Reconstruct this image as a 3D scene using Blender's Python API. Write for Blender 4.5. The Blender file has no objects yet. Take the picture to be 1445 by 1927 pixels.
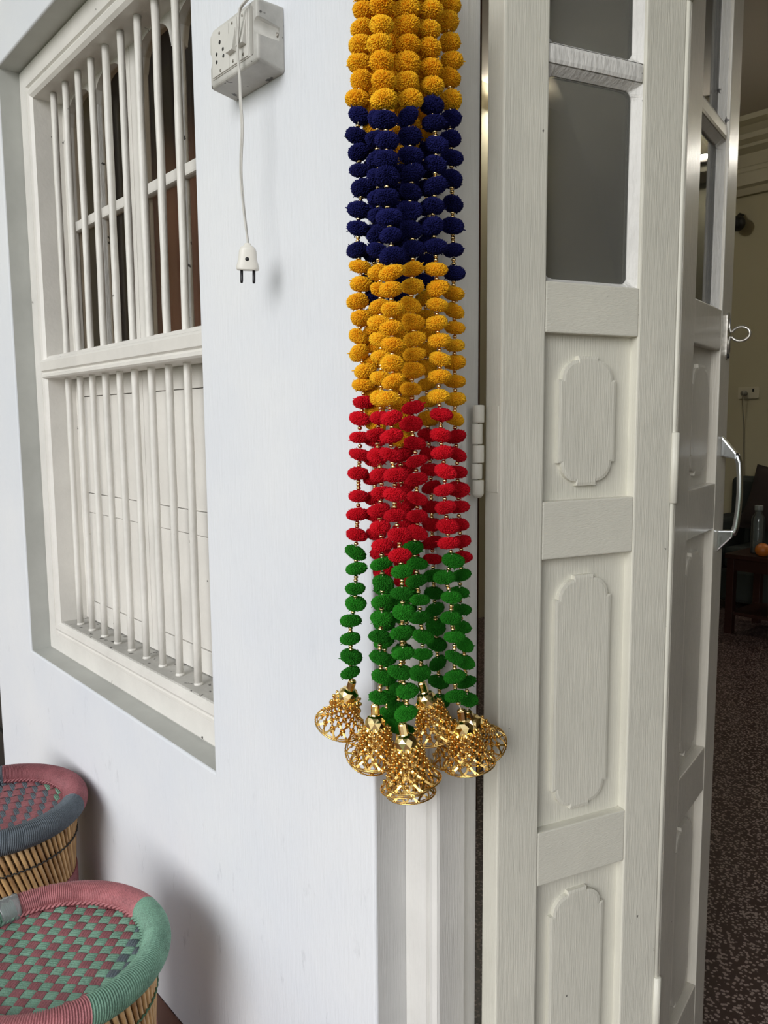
import bpy, bmesh, math, random
from mathutils import Vector, Matrix, Euler
from math import pi, sin, cos, radians as R
SC = bpy.context.scene
COL = SC.collection

# ---------------------------------------------------------------- camera
# world: x runs along the house wall, y into the room, z up; camera height is z = 0
cam_data = bpy.data.cameras.new('camera')
cam = bpy.data.objects.new('camera', cam_data); COL.objects.link(cam)
cam_data.sensor_fit = 'VERTICAL'; cam_data.sensor_height = 36.0
cam_data.lens = 36.0 * 1500.0 / 1927.0
cam_data.clip_start = 0.02
PITCH, ROLL, YAW = R(6.48), R(-0.43), R(49.3)
def _rot(v):
    c, s = cos(YAW), sin(YAW); return Vector((c*v[0]-s*v[1], s*v[0]+c*v[1], v[2]))
_r0 = Vector((1, 0, 0)); _f = Vector((0, cos(PITCH), -sin(PITCH))); _u = Vector((0, sin(PITCH), cos(PITCH)))
CX = _rot(_r0*cos(ROLL) + _u*sin(ROLL)); CU = _rot(_u*cos(ROLL) - _r0*sin(ROLL)); CF = _rot(_f)
M = Matrix.Identity(4)
for i in range(3):
    M[i][0] = CX[i]; M[i][1] = CU[i]; M[i][2] = -CF[i]
M[0][3], M[1][3], M[2][3] = 0.0, -0.70, 0.0
cam.matrix_world = M
SC.camera = cam

# ---------------------------------------------------------------- world, light, exposure
FLOOR = -1.295
world = bpy.data.worlds.new('overcast_sky'); SC.world = world
world.use_nodes = True
wn = world.node_tree; wn.nodes.clear()
w_out = wn.nodes.new('ShaderNodeOutputWorld'); w_bg = wn.nodes.new('ShaderNodeBackground')
w_tc = wn.nodes.new('ShaderNodeTexCoord'); w_sep = wn.nodes.new('ShaderNodeSeparateXYZ'); w_ramp = wn.nodes.new('ShaderNodeValToRGB')
wn.links.new(w_tc.outputs['Generated'], w_sep.inputs[0]); wn.links.new(w_sep.outputs['Z'], w_ramp.inputs[0])
w_ramp.color_ramp.elements[0].position = 0.0; w_ramp.color_ramp.elements[0].color = (1.0, 0.99, 0.97, 1)
w_ramp.color_ramp.elements[1].position = 0.7; w_ramp.color_ramp.elements[1].color = (0.80, 0.87, 1.0, 1)
wn.links.new(w_ramp.outputs[0], w_bg.inputs[0]); w_bg.inputs[1].default_value = 0.95
wn.links.new(w_bg.outputs[0], w_out.inputs[0])
sun_d = bpy.data.lights.new('hazy_sun', 'SUN'); sun_d.energy = 2.08; sun_d.angle = R(38); sun_d.color = (1.0, 0.985, 0.96)
sun = bpy.data.objects.new('hazy_sun', sun_d); COL.objects.link(sun)
sun.rotation_euler = Vector((-0.28, 0.86, -0.33)).to_track_quat('-Z', 'Y').to_euler()
SC.view_settings.view_transform = 'Standard'; SC.view_settings.look = 'None'
SC.view_settings.exposure = 0.0; SC.view_settings.gamma = 1.0; SC.view_settings.use_curve_mapping = False
SC.cycles.use_denoising = True
SC.cycles.max_bounces = 8; SC.cycles.diffuse_bounces = 5; SC.cycles.glossy_bounces = 4; SC.cycles.transmission_bounces = 6; SC.cycles.transparent_max_bounces = 12
SC.cycles.sample_clamp_indirect = 6.0

# ---------------------------------------------------------------- helpers
rnd = random.Random(7)
class MB:
    """collects shapes; build() links them as ONE mesh object"""
    def __init__(s): s.v = []; s.f = []; s.smooth = []
    def add(s, vs, fs, smooth=False):
        o = len(s.v); s.v += [tuple(v) for v in vs]
        s.f += [tuple(i+o for i in f) for f in fs]; s.smooth += [smooth]*len(fs); return s
    def box(s, a, b, T=None):
        x0, y0, z0 = a; x1, y1, z1 = b
        vs = [Vector(p) for p in ((x0,y0,z0),(x1,y0,z0),(x1,y1,z0),(x0,y1,z0),(x0,y0,z1),(x1,y0,z1),(x1,y1,z1),(x0,y1,z1))]
        if T is not None: vs = [T @ v for v in vs]
        return s.add(vs, [(0,3,2,1),(4,5,6,7),(0,1,5,4),(1,2,6,5),(2,3,7,6),(3,0,4,7)])
    def tube(s, pts, r, n=8, closed=False, caps=True, T=None):
        pts = [Vector(p) for p in pts]; m = len(pts); rr = r if isinstance(r, (list, tuple)) else [r]*m
        rings = []; up = None
        for i, p in enumerate(pts):
            if closed: t = pts[(i+1) % m] - pts[i-1]
            else: t = pts[min(i+1, m-1)] - pts[max(i-1, 0)]
            t = t.normalized() if t.length > 1e-9 else Vector((0,0,1))
            if up is None:
                up = Vector((0,0,1)) if abs(t.z) < .9 else Vector((1,0,0))
            a = (up - t*up.dot(t)).normalized(); b = t.cross(a); up = a
            rings.append([p + (a*cos(2*pi*k/n) + b*sin(2*pi*k/n))*rr[i] for k in range(n)])
        vs = [T @ v if T is not None else v for rg in rings for v in rg]; fs = []
        for i in range(m if closed else m-1):
            j = (i+1) % m
            for k in range(n): fs.append((i*n+k, i*n+(k+1) % n, j*n+(k+1) % n, j*n+k))
        if caps and not closed: fs += [tuple(reversed(range(n))), tuple(range((m-1)*n, m*n))]
        return s.add(vs, fs, True)
    def lathe(s, prof, n=24, T=None, smooth=True, closed=False):
        vs = []; fs = []; m = len(prof)
        for r, z in prof:
            for k in range(n): vs.append(Vector((r*cos(2*pi*k/n), r*sin(2*pi*k/n), z)))
        if T is not None: vs = [T @ v for v in vs]
        for i in range(m if closed else m-1):
            j = (i+1) % m
            for k in range(n): fs.append((i*n+k, i*n+(k+1) % n, j*n+(k+1) % n, j*n+k))
        if not closed:
            if prof[0][0] > 1e-6: fs.append(tuple(reversed(range(n))))
            if prof[-1][0] > 1e-6: fs.append(tuple(range((m-1)*n, m*n)))
        return s.add(vs, fs, smooth)
    def sphere(s, c, r, nu=10, nv=6, sc=(1,1,1)):
        vs = [Vector((0,0,1))]; fs = []
        for i in range(1, nv):
            a = pi*i/nv
            for k in range(nu): vs.append(Vector((sin(a)*cos(2*pi*k/nu), sin(a)*sin(2*pi*k/nu), cos(a))))
        vs.append(Vector((0,0,-1)))
        for k in range(nu): fs.append((0, 1+k, 1+(k+1) % nu))
        for i in range(nv-2):
            for k in range(nu):
                a = 1+i*nu+k; b = 1+i*nu+(k+1) % nu; fs.append((a, a+nu, b+nu, b))
        l = len(vs)-1
        for k in range(nu): fs.append((l, 1+(nv-2)*nu+(k+1) % nu, 1+(nv-2)*nu+k))
        return s.add([Vector(c) + Vector((v.x*sc[0], v.y*sc[1], v.z*sc[2]))*r for v in vs], fs, True)
    def prism(s, poly, y0, y1, T=None):
        """poly = list of (x,z), counter-clockwise seen from -y; extruded from y0 (front) to y1"""
        n = len(poly); vs = [Vector((x, y0, z)) for x, z in poly] + [Vector((x, y1, z)) for x, z in poly]
        if T is not None: vs = [T @ v for v in vs]
        fs = [tuple(range(n)), tuple(reversed(range(n, 2*n)))]
        for i in range(n): j = (i+1) % n; fs.append((j, i, i+n, j+n))
        return s.add(vs, fs)
    def mesh(s, name, fix=True):
        me = bpy.data.meshes.new(name); me.from_pydata(s.v, [], s.f)
        me.polygons.foreach_set('use_smooth', s.smooth)
        if fix:
            bm = bmesh.new(); bm.from_mesh(me); bmesh.ops.recalc_face_normals(bm, faces=bm.faces); bm.to_mesh(me); bm.free()
        me.update(); return me
    def build(s, name, mat, parent=None, bevel=0.0, seg=2):
        me = s.mesh(name)
        if bevel:
            bm = bmesh.new(); bm.from_mesh(me)
            es = [e for e in bm.edges if len(e.link_faces) == 2 and e.calc_face_angle() > 0.5]
            bmesh.ops.bevel(bm, geom=es, offset=bevel, segments=seg, profile=.6, affect='EDGES', clamp_overlap=True)
            bm.to_mesh(me); bm.free()
            me.polygons.foreach_set('use_smooth', [len(p.vertices) == 4 and p.area < bevel*bevel*4000 and False for p in me.polygons])
        return link(name, me, mat, parent)
def link(name, me, mat, parent=None):
    if mat is not None and len(me.materials) == 0: me.materials.append(mat)
    o = bpy.data.objects.new(name, me); COL.objects.link(o)
    if parent is not None:
        o.parent = parent
        o.matrix_parent_inverse = parent_inv(parent)
    return o
_inv = {}
def parent_inv(p):
    """children are modelled in world coordinates, so the parent's own placement is undone"""
    if p.name not in _inv:
        m = p.matrix_basis.copy(); q = p
        while q.parent is not None:
            m = q.parent.matrix_basis @ q.matrix_parent_inverse @ m; q = q.parent
        _inv[p.name] = m.inverted()
    return _inv[p.name]
def tag(o, label=None, cat=None, group=None, kind=None):
    for k, v in (('label', label), ('category', cat), ('group', group), ('kind', kind)):
        if v: o[k] = v
    return o
def empty(name, loc=(0,0,0), **kw):
    o = bpy.data.objects.new(name, None); COL.objects.link(o); o.location = loc; o.empty_display_size = .05
    return tag(o, **kw)

# ---------------------------------------------------------------- materials
def new_mat(name):
    m = bpy.data.materials.new(name); m.use_nodes = True
    return m, m.node_tree.nodes, m.node_tree.links, m.node_tree.nodes['Principled BSDF']
def simple(name, col, rough=.5, metal=0.0, spec=.5, noise=0.0, nscale=20, bump=0.0, bscale=60, stretch=(1,1,1), coat=0.0):
    m, N, L, P = new_mat(name)
    P.inputs['Base Color'].default_value = (*col, 1); P.inputs['Roughness'].default_value = rough
    P.inputs['Metallic'].default_value = metal; P.inputs['Specular IOR Level'].default_value = spec
    if coat: P.inputs['Coat Weight'].default_value = coat
    if noise or bump:
        tc = N.new('ShaderNodeTexCoord'); mp = N.new('ShaderNodeMapping'); mp.inputs['Scale'].default_value = stretch
        L.new(tc.outputs['Object'], mp.inputs[0])
    if noise:
        nz = N.new('ShaderNodeTexNoise'); nz.inputs['Scale'].default_value = nscale; nz.inputs['Detail'].default_value = 6
        L.new(mp.outputs[0], nz.inputs['Vector'])
        mx = N.new('ShaderNodeMix'); mx.data_type = 'RGBA'
        mx.inputs['A'].default_value = (*[c*(1-noise) for c in col], 1); mx.inputs['B'].default_value = (*[min(1, c*(1+noise)) for c in col], 1)
        L.new(nz.outputs[0], mx.inputs['Factor']); L.new(mx.outputs['Result'], P.inputs['Base Color'])
    if bump:
        nb = N.new('ShaderNodeTexNoise'); nb.inputs['Scale'].default_value = bscale; nb.inputs['Detail'].default_value = 5
        L.new(mp.outputs[0], nb.inputs['Vector'])
        b = N.new('ShaderNodeBump'); b.inputs['Strength'].default_value = bump; b.inputs['Distance'].default_value = .004
        L.new(nb.outputs[0], b.inputs['Height']); L.new(b.outputs[0], P.inputs['Normal'])
    return m
def painted(name, col, rough=.42, streak=.35, chips=.0, dirt=.08, sx=(150,150,5), glossvar=0.0, drip=.25):
    """old brush paint: streaks along z, soft lumps, grey dirt, a few dark chips"""
    m, N, L, P = new_mat(name)
    tc = N.new('ShaderNodeTexCoord')
    mp = N.new('ShaderNodeMapping'); mp.inputs['Scale'].default_value = sx; L.new(tc.outputs['Object'], mp.inputs[0])
    n1 = N.new('ShaderNodeTexNoise'); n1.inputs['Scale'].default_value = 4.0; n1.inputs['Detail'].default_value = 4; L.new(mp.outputs[0], n1.inputs['Vector'])
    n2 = N.new('ShaderNodeTexNoise'); n2.inputs['Scale'].default_value = 30; n2.inputs['Detail'].default_value = 3; L.new(tc.outputs['Object'], n2.inputs['Vector'])
    ad = N.new('ShaderNodeMath'); ad.operation = 'MULTIPLY_ADD'; L.new(n2.outputs[0], ad.inputs[0]); ad.inputs[1].default_value = drip; L.new(n1.outputs[0], ad.inputs[2])
    b = N.new('ShaderNodeBump'); b.inputs['Strength'].default_value = streak; b.inputs['Distance'].default_value = .002
    L.new(ad.outputs[0], b.inputs['Height']); L.new(b.outputs[0], P.inputs['Normal'])
    n3 = N.new('ShaderNodeTexNoise'); n3.inputs['Scale'].default_value = 6; n3.inputs['Detail'].default_value = 7; n3.inputs['Roughness'].default_value = .65
    L.new(tc.outputs['Object'], n3.inputs['Vector'])
    rp = N.new('ShaderNodeValToRGB'); rp.color_ramp.elements[0].position = .32; rp.color_ramp.elements[1].position = .68
    rp.color_ramp.elements[0].color = (*[c*(1-dirt*1.6) for c in col], 1); rp.color_ramp.elements[1].color = (*[min(.9, c*(1+dirt*.4)) for c in col], 1)
    L.new(n3.outputs[0], rp.inputs[0]); last = rp.outputs[0]
    if chips:
        n4 = N.new('ShaderNodeTexNoise'); n4.inputs['Scale'].default_value = 42; n4.inputs['Detail'].default_value = 3; L.new(tc.outputs['Object'], n4.inputs['Vector'])
        r4 = N.new('ShaderNodeValToRGB'); r4.color_ramp.elements[0].position = chips; r4.color_ramp.elements[1].position = chips+.025
        r4.color_ramp.elements[0].color = (1,1,1,1); r4.color_ramp.elements[1].color = (0,0,0,1)
        L.new(n4.outputs[0], r4.inputs[0])
        mx = N.new('ShaderNodeMix'); mx.data_type = 'RGBA'; L.new(r4.outputs[0], mx.inputs['Factor'])
        L.new(last, mx.inputs['A']); mx.inputs['B'].default_value = (.09, .085, .08, 1); last = mx.outputs['Result']
    L.new(last, P.inputs['Base Color']); P.inputs['Roughness'].default_value = rough
    return m
def wall_mat():
    m, N, L, P = new_mat('whitewash')
    tc = N.new('ShaderNodeTexCoord')
    def noise(scale, detail, vec=None, rough=.55):
        n = N.new('ShaderNodeTexNoise'); n.inputs['Scale'].default_value = scale; n.inputs['Detail'].default_value = detail; n.inputs['Roughness'].default_value = rough
        L.new(vec or tc.outputs['Object'], n.inputs['Vector']); return n.outputs[0]
    def mapping(s):
        q = N.new('ShaderNodeMapping'); q.inputs['Scale'].default_value = s; L.new(tc.outputs['Object'], q.inputs[0]); return q.outputs[0]
    base = N.new('ShaderNodeValToRGB')
    base.color_ramp.elements[0].position = .3; base.color_ramp.elements[0].color = (.68, .71, .765, 1)
    base.color_ramp.elements[1].position = .72; base.color_ramp.elements[1].color = (.765, .78, .80, 1)
    L.new(noise(2.2, 8, rough=.6), base.inputs[0])
    # scuffs: thin dark smears, only in places, mostly low on the wall
    sc = N.new('ShaderNodeValToRGB'); sc.color_ramp.elements[0].position = .585; sc.color_ramp.elements[0].color = (0,0,0,1)
    sc.color_ramp.elements[1].position = .74; sc.color_ramp.elements[1].color = (.95,.95,.95,1)
    L.new(noise(7.0, 9, mapping((3.0, 1, 1.1)), .72), sc.inputs[0])
    sep = N.new('ShaderNodeSeparateXYZ'); L.new(tc.outputs['Object'], sep.inputs[0])
    lowr = N.new('ShaderNodeMapRange'); lowr.inputs['From Min'].default_value = -.45; lowr.inputs['From Max'].default_value = -1.2
    lowr.inputs['To Min'].default_value = .12; lowr.inputs['To Max'].default_value = 1.0; L.new(sep.outputs['Z'], lowr.inputs[0])
    ml = N.new('ShaderNodeMath'); ml.operation = 'MULTIPLY'; L.new(sc.outputs[0], ml.inputs[0]); L.new(lowr.outputs[0], ml.inputs[1])
    mx = N.new('ShaderNodeMix'); mx.data_type = 'RGBA'; L.new(ml.outputs[0], mx.inputs['Factor']); L.new(base.outputs[0], mx.inputs['A'])
    mx.inputs['B'].default_value = (.40, .41, .44, 1)
    L.new(mx.outputs['Result'], P.inputs['Base Color']); P.inputs['Roughness'].default_value = .72; P.inputs['Specular IOR Level'].default_value = .25
    ad = N.new('ShaderNodeMath'); ad.operation = 'MULTIPLY_ADD'; L.new(noise(9, 5), ad.inputs[0]); ad.inputs[1].default_value = 1.6; L.new(noise(60, 3, mapping((3, 1, .35))), ad.inputs[2])
    b = N.new('ShaderNodeBump'); b.inputs['Strength'].default_value = .22; b.inputs['Distance'].default_value = .006
    L.new(ad.outputs[0], b.inputs['Height']); L.new(b.outputs[0], P.inputs['Normal'])
    return m
def yarn(name, c0, c1):
    m, N, L, P = new_mat(name)
    g = N.new('ShaderNodeTexCoord'); nz = N.new('ShaderNodeTexNoise'); nz.inputs['Scale'].default_value = 260; nz.inputs['Detail'].default_value = 2
    L.new(g.outputs['Object'], nz.inputs['Vector'])
    oi = N.new('ShaderNodeObjectInfo'); ma = N.new('ShaderNodeMath'); ma.operation = 'MULTIPLY_ADD'; ma.inputs[1].default_value = .3
    L.new(oi.outputs['Random'], ma.inputs[0]); L.new(nz.outputs[0], ma.inputs[2])
    rp = N.new('ShaderNodeValToRGB'); rp.color_ramp.elements[0].position = .35; rp.color_ramp.elements[1].position = .95
    rp.color_ramp.elements[0].color = (*c0, 1); rp.color_ramp.elements[1].color = (*c1, 1)
    L.new(ma.outputs[0], rp.inputs[0]); L.new(rp.outputs[0], P.inputs['Base Color'])
    P.inputs['Roughness'].default_value = .85; P.inputs['Specular IOR Level'].default_value = .15
    P.inputs['Sheen Weight'].default_value = .25; P.inputs['Sheen Roughness'].default_value = .5; P.inputs['Sheen Tint'].default_value = (*c1, 1)
    P.inputs['Subsurface Weight'].default_value = 0.0
    return m
def glassy(name, tint, dust, dustcol, rough=.05, mesh=False, refl=1.0):
    m, N, L, P = new_mat(name); N.remove(P); out = N['Material Output']
    tr = N.new('ShaderNodeBsdfTransparent'); tr.inputs[0].default_value = (*tint, 1)
    di = N.new('ShaderNodeBsdfDiffuse'); di.inputs[0].default_value = (*dustcol, 1)
    gl = N.new('ShaderNodeBsdfGlossy'); gl.inputs['Roughness'].default_value = rough
    fr = N.new('ShaderNodeFresnel'); fr.inputs[0].default_value = 1.5
    tc = N.new('ShaderNodeTexCoord'); nz = N.new('ShaderNodeTexNoise'); nz.inputs['Scale'].default_value = 5; nz.inputs['Detail'].default_value = 6; L.new(tc.outputs['Object'], nz.inputs['Vector'])
    mr = N.new('ShaderNodeMapRange'); mr.inputs['To Min'].default_value = dust*.6; mr.inputs['To Max'].default_value = dust*1.4; L.new(nz.outputs[0], mr.inputs[0])
    fac = mr.outputs[0]
    m1 = N.new('ShaderNodeMixShader'); L.new(fac, m1.inputs[0]); L.new(tr.outputs[0], m1.inputs[1]); L.new(di.outputs[0], m1.inputs[2])
    m2 = N.new('ShaderNodeMixShader'); rf = N.new('ShaderNodeMath'); rf.operation = 'MULTIPLY'; rf.inputs[1].default_value = refl; L.new(fr.outputs[0], rf.inputs[0]); L.new(rf.outputs[0], m2.inputs[0]); L.new(m1.outputs[0], m2.inputs[1]); L.new(gl.outputs[0], m2.inputs[2])
    if mesh:
        wv = N.new('ShaderNodeTexVoronoi'); wv.inputs['Scale'].default_value = 900; L.new(tc.outputs['Object'], wv.inputs['Vector'])
        b = N.new('ShaderNodeBump'); b.inputs['Strength'].default_value = .12; b.inputs['Distance'].default_value = .0006
        L.new(wv.outputs['Distance'], b.inputs['Height']); L.new(b.outputs[0], gl.inputs['Normal'])
    L.new(m2.outputs[0], out.inputs[0]); return m
def cord_mat(name, col, scale=900):
    """twisted plastic cord: fine twill relief and tone"""
    m, N, L, P = new_mat(name)
    tc = N.new('ShaderNodeTexCoord'); nz = N.new('ShaderNodeTexNoise'); nz.inputs['Scale'].default_value = scale*.5; nz.inputs['Detail'].default_value = 2
    L.new(tc.outputs['Object'], nz.inputs['Vector'])
    n2 = N.new('ShaderNodeTexNoise'); n2.inputs['Scale'].default_value = 25; n2.inputs['Detail'].default_value = 4; L.new(tc.outputs['Object'], n2.inputs['Vector'])
    ad = N.new('ShaderNodeMath'); ad.operation = 'MULTIPLY_ADD'; ad.inputs[1].default_value = .6; L.new(n2.outputs[0], ad.inputs[0]); L.new(nz.outputs[0], ad.inputs[2])
    rp = N.new('ShaderNodeValToRGB'); rp.color_ramp.elements[0].position = .5; rp.color_ramp.elements[1].position = 1.1
    rp.color_ramp.elements[0].color = (*[c*.72 for c in col], 1); rp.color_ramp.elements[1].color = (*[min(1, c*1.45+.02) for c in col], 1)
    L.new(ad.outputs[0], rp.inputs[0]); L.new(rp.outputs[0], P.inputs['Base Color']); P.inputs['Roughness'].default_value = .6
    b = N.new('ShaderNodeBump'); b.inputs['Strength'].default_value = .5; b.inputs['Distance'].default_value = .001
    L.new(nz.outputs[0], b.inputs['Height']); L.new(b.outputs[0], P.inputs['Normal'])
    return m
def terrazzo():
    m, N, L, P = new_mat('maroon_terrazzo')
    tc = N.new('ShaderNodeTexCoord')
    v = N.new('ShaderNodeTexVoronoi'); v.inputs['Scale'].default_value = 115; v.inputs['Randomness'].default_value = 1.0; L.new(tc.outputs['Object'], v.inputs['Vector'])
    r = N.new('ShaderNodeValToRGB'); r.color_ramp.elements[0].position = .40; r.color_ramp.elements[0].color = (1,1,1,1); r.color_ramp.elements[1].position = .47; r.color_ramp.elements[1].color = (0,0,0,1)
    L.new(v.outputs['Distance'], r.inputs[0])
    sp = N.new('ShaderNodeSeparateColor'); L.new(v.outputs['Color'], sp.inputs[0])
    gt = N.new('ShaderNodeMath'); gt.operation = 'GREATER_THAN'; gt.inputs[1].default_value = .22; L.new(sp.outputs[0], gt.inputs[0])
    ml = N.new('ShaderNodeMath'); ml.operation = 'MULTIPLY'; L.new(r.outputs[0], ml.inputs[0]); L.new(gt.outputs[0], ml.inputs[1])
    mx = N.new('ShaderNodeMix'); mx.data_type = 'RGBA'; L.new(ml.outputs[0], mx.inputs['Factor'])
    mx.inputs['A'].default_value = (.030, .012, .011, 1); mx.inputs['B'].default_value = (.27, .21, .19, 1)
    L.new(mx.outputs['Result'], P.inputs['Base Color']); P.inputs['Roughness'].default_value = .38
    return m
def bamboo():
    m, N, L, P = new_mat('bamboo_cane')
    tc = N.new('ShaderNodeTexCoord'); oi = N.new('ShaderNodeObjectInfo')
    nz = N.new('ShaderNodeTexNoise'); nz.inputs['Scale'].default_value = 40; nz.inputs['Detail'].default_value = 4; L.new(tc.outputs['Object'], nz.inputs['Vector'])
    ma = N.new('ShaderNodeMath'); ma.operation = 'MULTIPLY_ADD'; ma.inputs[1].default_value = .55; L.new(oi.outputs['Random'], ma.inputs[0]); L.new(nz.outputs[0], ma.inputs[2])
    rp = N.new('ShaderNodeValToRGB'); rp.color_ramp.elements[0].position = .35; rp.color_ramp.elements[1].position = 1.05
    rp.color_ramp.elements[0].color = (.26, .13, .05, 1); rp.color_ramp.elements[1].color = (.60, .38, .17, 1)
    L.new(ma.outputs[0], rp.inputs[0]); L.new(rp.outputs[0], P.inputs['Base Color']); P.inputs['Roughness'].default_value = .4
    return m

WALL = wall_mat()
DREVEAL = painted('shaded_door_reveal', (.60, .60, .59), rough=.5, streak=.35, chips=.22, dirt=.07)  # greyer copy of the jamb paint, with the reveal's shade put into it
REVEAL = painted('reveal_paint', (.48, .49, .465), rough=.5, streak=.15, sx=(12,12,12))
DOORP = painted('door_paint', (.70, .685, .60), rough=.40, streak=.34, chips=.22, dirt=.05)
RAILP = painted('rail_paint', (.70, .685, .60), rough=.40, streak=.34, chips=.22, dirt=.05, sx=(150,5,150))
LEAF2P = painted('glossy_door_paint', (.62, .59, .52), rough=.22, streak=.4, chips=.22, dirt=.06)
PUTTY = painted('cracked_putty_paint', (.74, .73, .70), rough=.5, streak=.9, chips=.30, dirt=.12, sx=(40,40,12), drip=.9)
JAMBP = painted('jamb_paint', (.74, .73, .70), rough=.42, streak=.35, chips=.21, dirt=.06)
FRAMEP = painted('window_paint', (.75, .73, .69), rough=.42, streak=.3, chips=.22, dirt=.07, sx=(25,25,25))
SILLP = painted('dusty_sill_paint', (.50, .49, .46), rough=.7, streak=.4, chips=.33, dirt=.2, sx=(14,14,14))
BARP = painted('bar_paint', (.76, .74, .695), rough=.42, streak=.5, chips=.225, dirt=.10, sx=(30,30,12), drip=.8)
PLASTIC = painted('grubby_white_plastic', (.60, .59, .55), rough=.5, streak=.15, chips=.32, dirt=.26, sx=(20,20,20))
PLATEP = painted('switch_plastic', (.66, .65, .61), rough=.35, streak=.04, dirt=.08, sx=(20,20,20))
PLUGP = simple('white_plug_plastic', (.74, .72, .66), rough=.35, noise=.05, nscale=60)
WIREP = simple('grey_white_flex', (.55, .54, .50), rough=.5, noise=.12, nscale=50)
DARKHOLE = simple('dark_hole', (.012, .012, .012), rough=.6)
BRASSPIN = simple('dark_plug_pin', (.03, .03, .034), rough=.35, metal=.6)
SCREW = simple('dull_screw', (.30, .28, .25), rough=.45, metal=.8, noise=.2, nscale=200)
YELLOW = yarn('marigold_yarn', (.86, .38, .008), (1.0, .62, .03))
BLUE = yarn('navy_yarn', (.006, .007, .055), (.016, .018, .13))
RED = yarn('red_yarn', (.42, .002, .010), (.80, .012, .028))
GREEN = yarn('green_yarn', (.008, .095, .006), (.028, .27, .016))
GOLD = simple('gold_plated_plastic', (.83, .54, .17), rough=.25, metal=1.0, bump=.05, bscale=240)
GOLDSM = simple('polished_gold_dome', (.90, .70, .32), rough=.10, metal=1.0)
BEADG = simple('gold_bead_metal', (.84, .62, .30), rough=.14, metal=1.0)
THREAD = simple('white_thread', (.62, .56, .44), rough=.9)
PANE = glassy('dusty_door_glass', (.60, .60, .56), .34, (.26, .26, .24), rough=.16, mesh=True)
PANE2 = glassy('clear_old_glass', (.80, .82, .78), .10, (.30, .31, .28), rough=.02)
WPANE = glassy('window_glass', (.90, .87, .82), .015, (.35, .33, .30), rough=.04, refl=.06)
CHROME = simple('brushed_steel', (.62, .64, .66), rough=.18, metal=1.0)
LATCHM = simple('worn_latch_metal', (.52, .50, .46), rough=.3, metal=.85, noise=.25, nscale=120, bump=.2, bscale=150)
GREENC = cord_mat('green_cord', (.14, .27, .195)); MAROONC = cord_mat('maroon_cord', (.24, .075, .085)); GREYC = cord_mat('slate_cord', (.085, .105, .125))
ROSEC = cord_mat('faded_rose_cord', (.36, .125, .135))
BAMBOO = bamboo()
TIE = simple('dark_tie_cord', (.035, .035, .032), rough=.8)
FILM = glassy('clear_plastic_film', (.95, .97, .97), .22, (.7, .75, .75), rough=.12)
ROOMWALL = simple('olive_cream_wall', (.50, .46, .31), rough=.7, noise=.04, nscale=3)
ROOMCEIL = simple('room_ceiling_paint', (.55, .50, .44), rough=.8, noise=.04, nscale=3)
CORNICE = simple('cornice_paint', (.58, .54, .40), rough=.6)
TERR = terrazzo()
VERANDA = simple('red_oxide_floor', (.15, .06, .036), rough=.35, noise=.2, nscale=8)
ROOFM = simple('veranda_roof_paint', (.62, .62, .60), rough=.8, noise=.05, nscale=2)
LAWN = simple('lawn_green', (.06, .12, .035), rough=.9, noise=.4, nscale=6)
CURTAIN = simple('brown_curtain', (.15, .062, .034), rough=.9, noise=.12, nscale=14, stretch=(3,3,.5))
SOFA = simple('dark_green_sofa', (.018, .023, .019), rough=.9, noise=.2, nscale=40)
CUSH = simple('dark_brown_cushion', (.018, .010, .008), rough=.9, noise=.3, nscale=30)
WOOD = simple('dark_red_wood', (.026, .009, .006), rough=.35, noise=.3, nscale=8, stretch=(1,8,8))
ORANGE = simple('orange_peel', (.42, .12, .012), rough=.45, bump=.15, bscale=250)
BOTTLE = glassy('clear_bottle_plastic', (.90, .93, .92), .07, (.6, .65, .62), rough=.06)
DARKFILL = simple('dark_room_fill', (.022, .020, .018), rough=.5, noise=.3, nscale=6)  # dark tone stands in for the unlit room behind the end doorway
BLACKM = simple('black_metal', (.015, .014, .013), rough=.5)
m, N, L, P = new_mat('tube_lamp_glow'); P.inputs['Emission Color'].default_value = (1, .96, .86, 1); P.inputs['Emission Strength'].default_value = 85.0; TUBE = m
m, N, L, P = new_mat('fill_tube_glow'); P.inputs['Emission Color'].default_value = (1, .95, .84, 1); P.inputs['Emission Strength'].default_value = 270.0; FILLTUBE = m  # glow of the added side tube that lifts the room's brightness

# ================================================================ STRUCTURE
def structure(o, label=None, cat=None): return tag(o, label, cat, None, 'structure')
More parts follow.
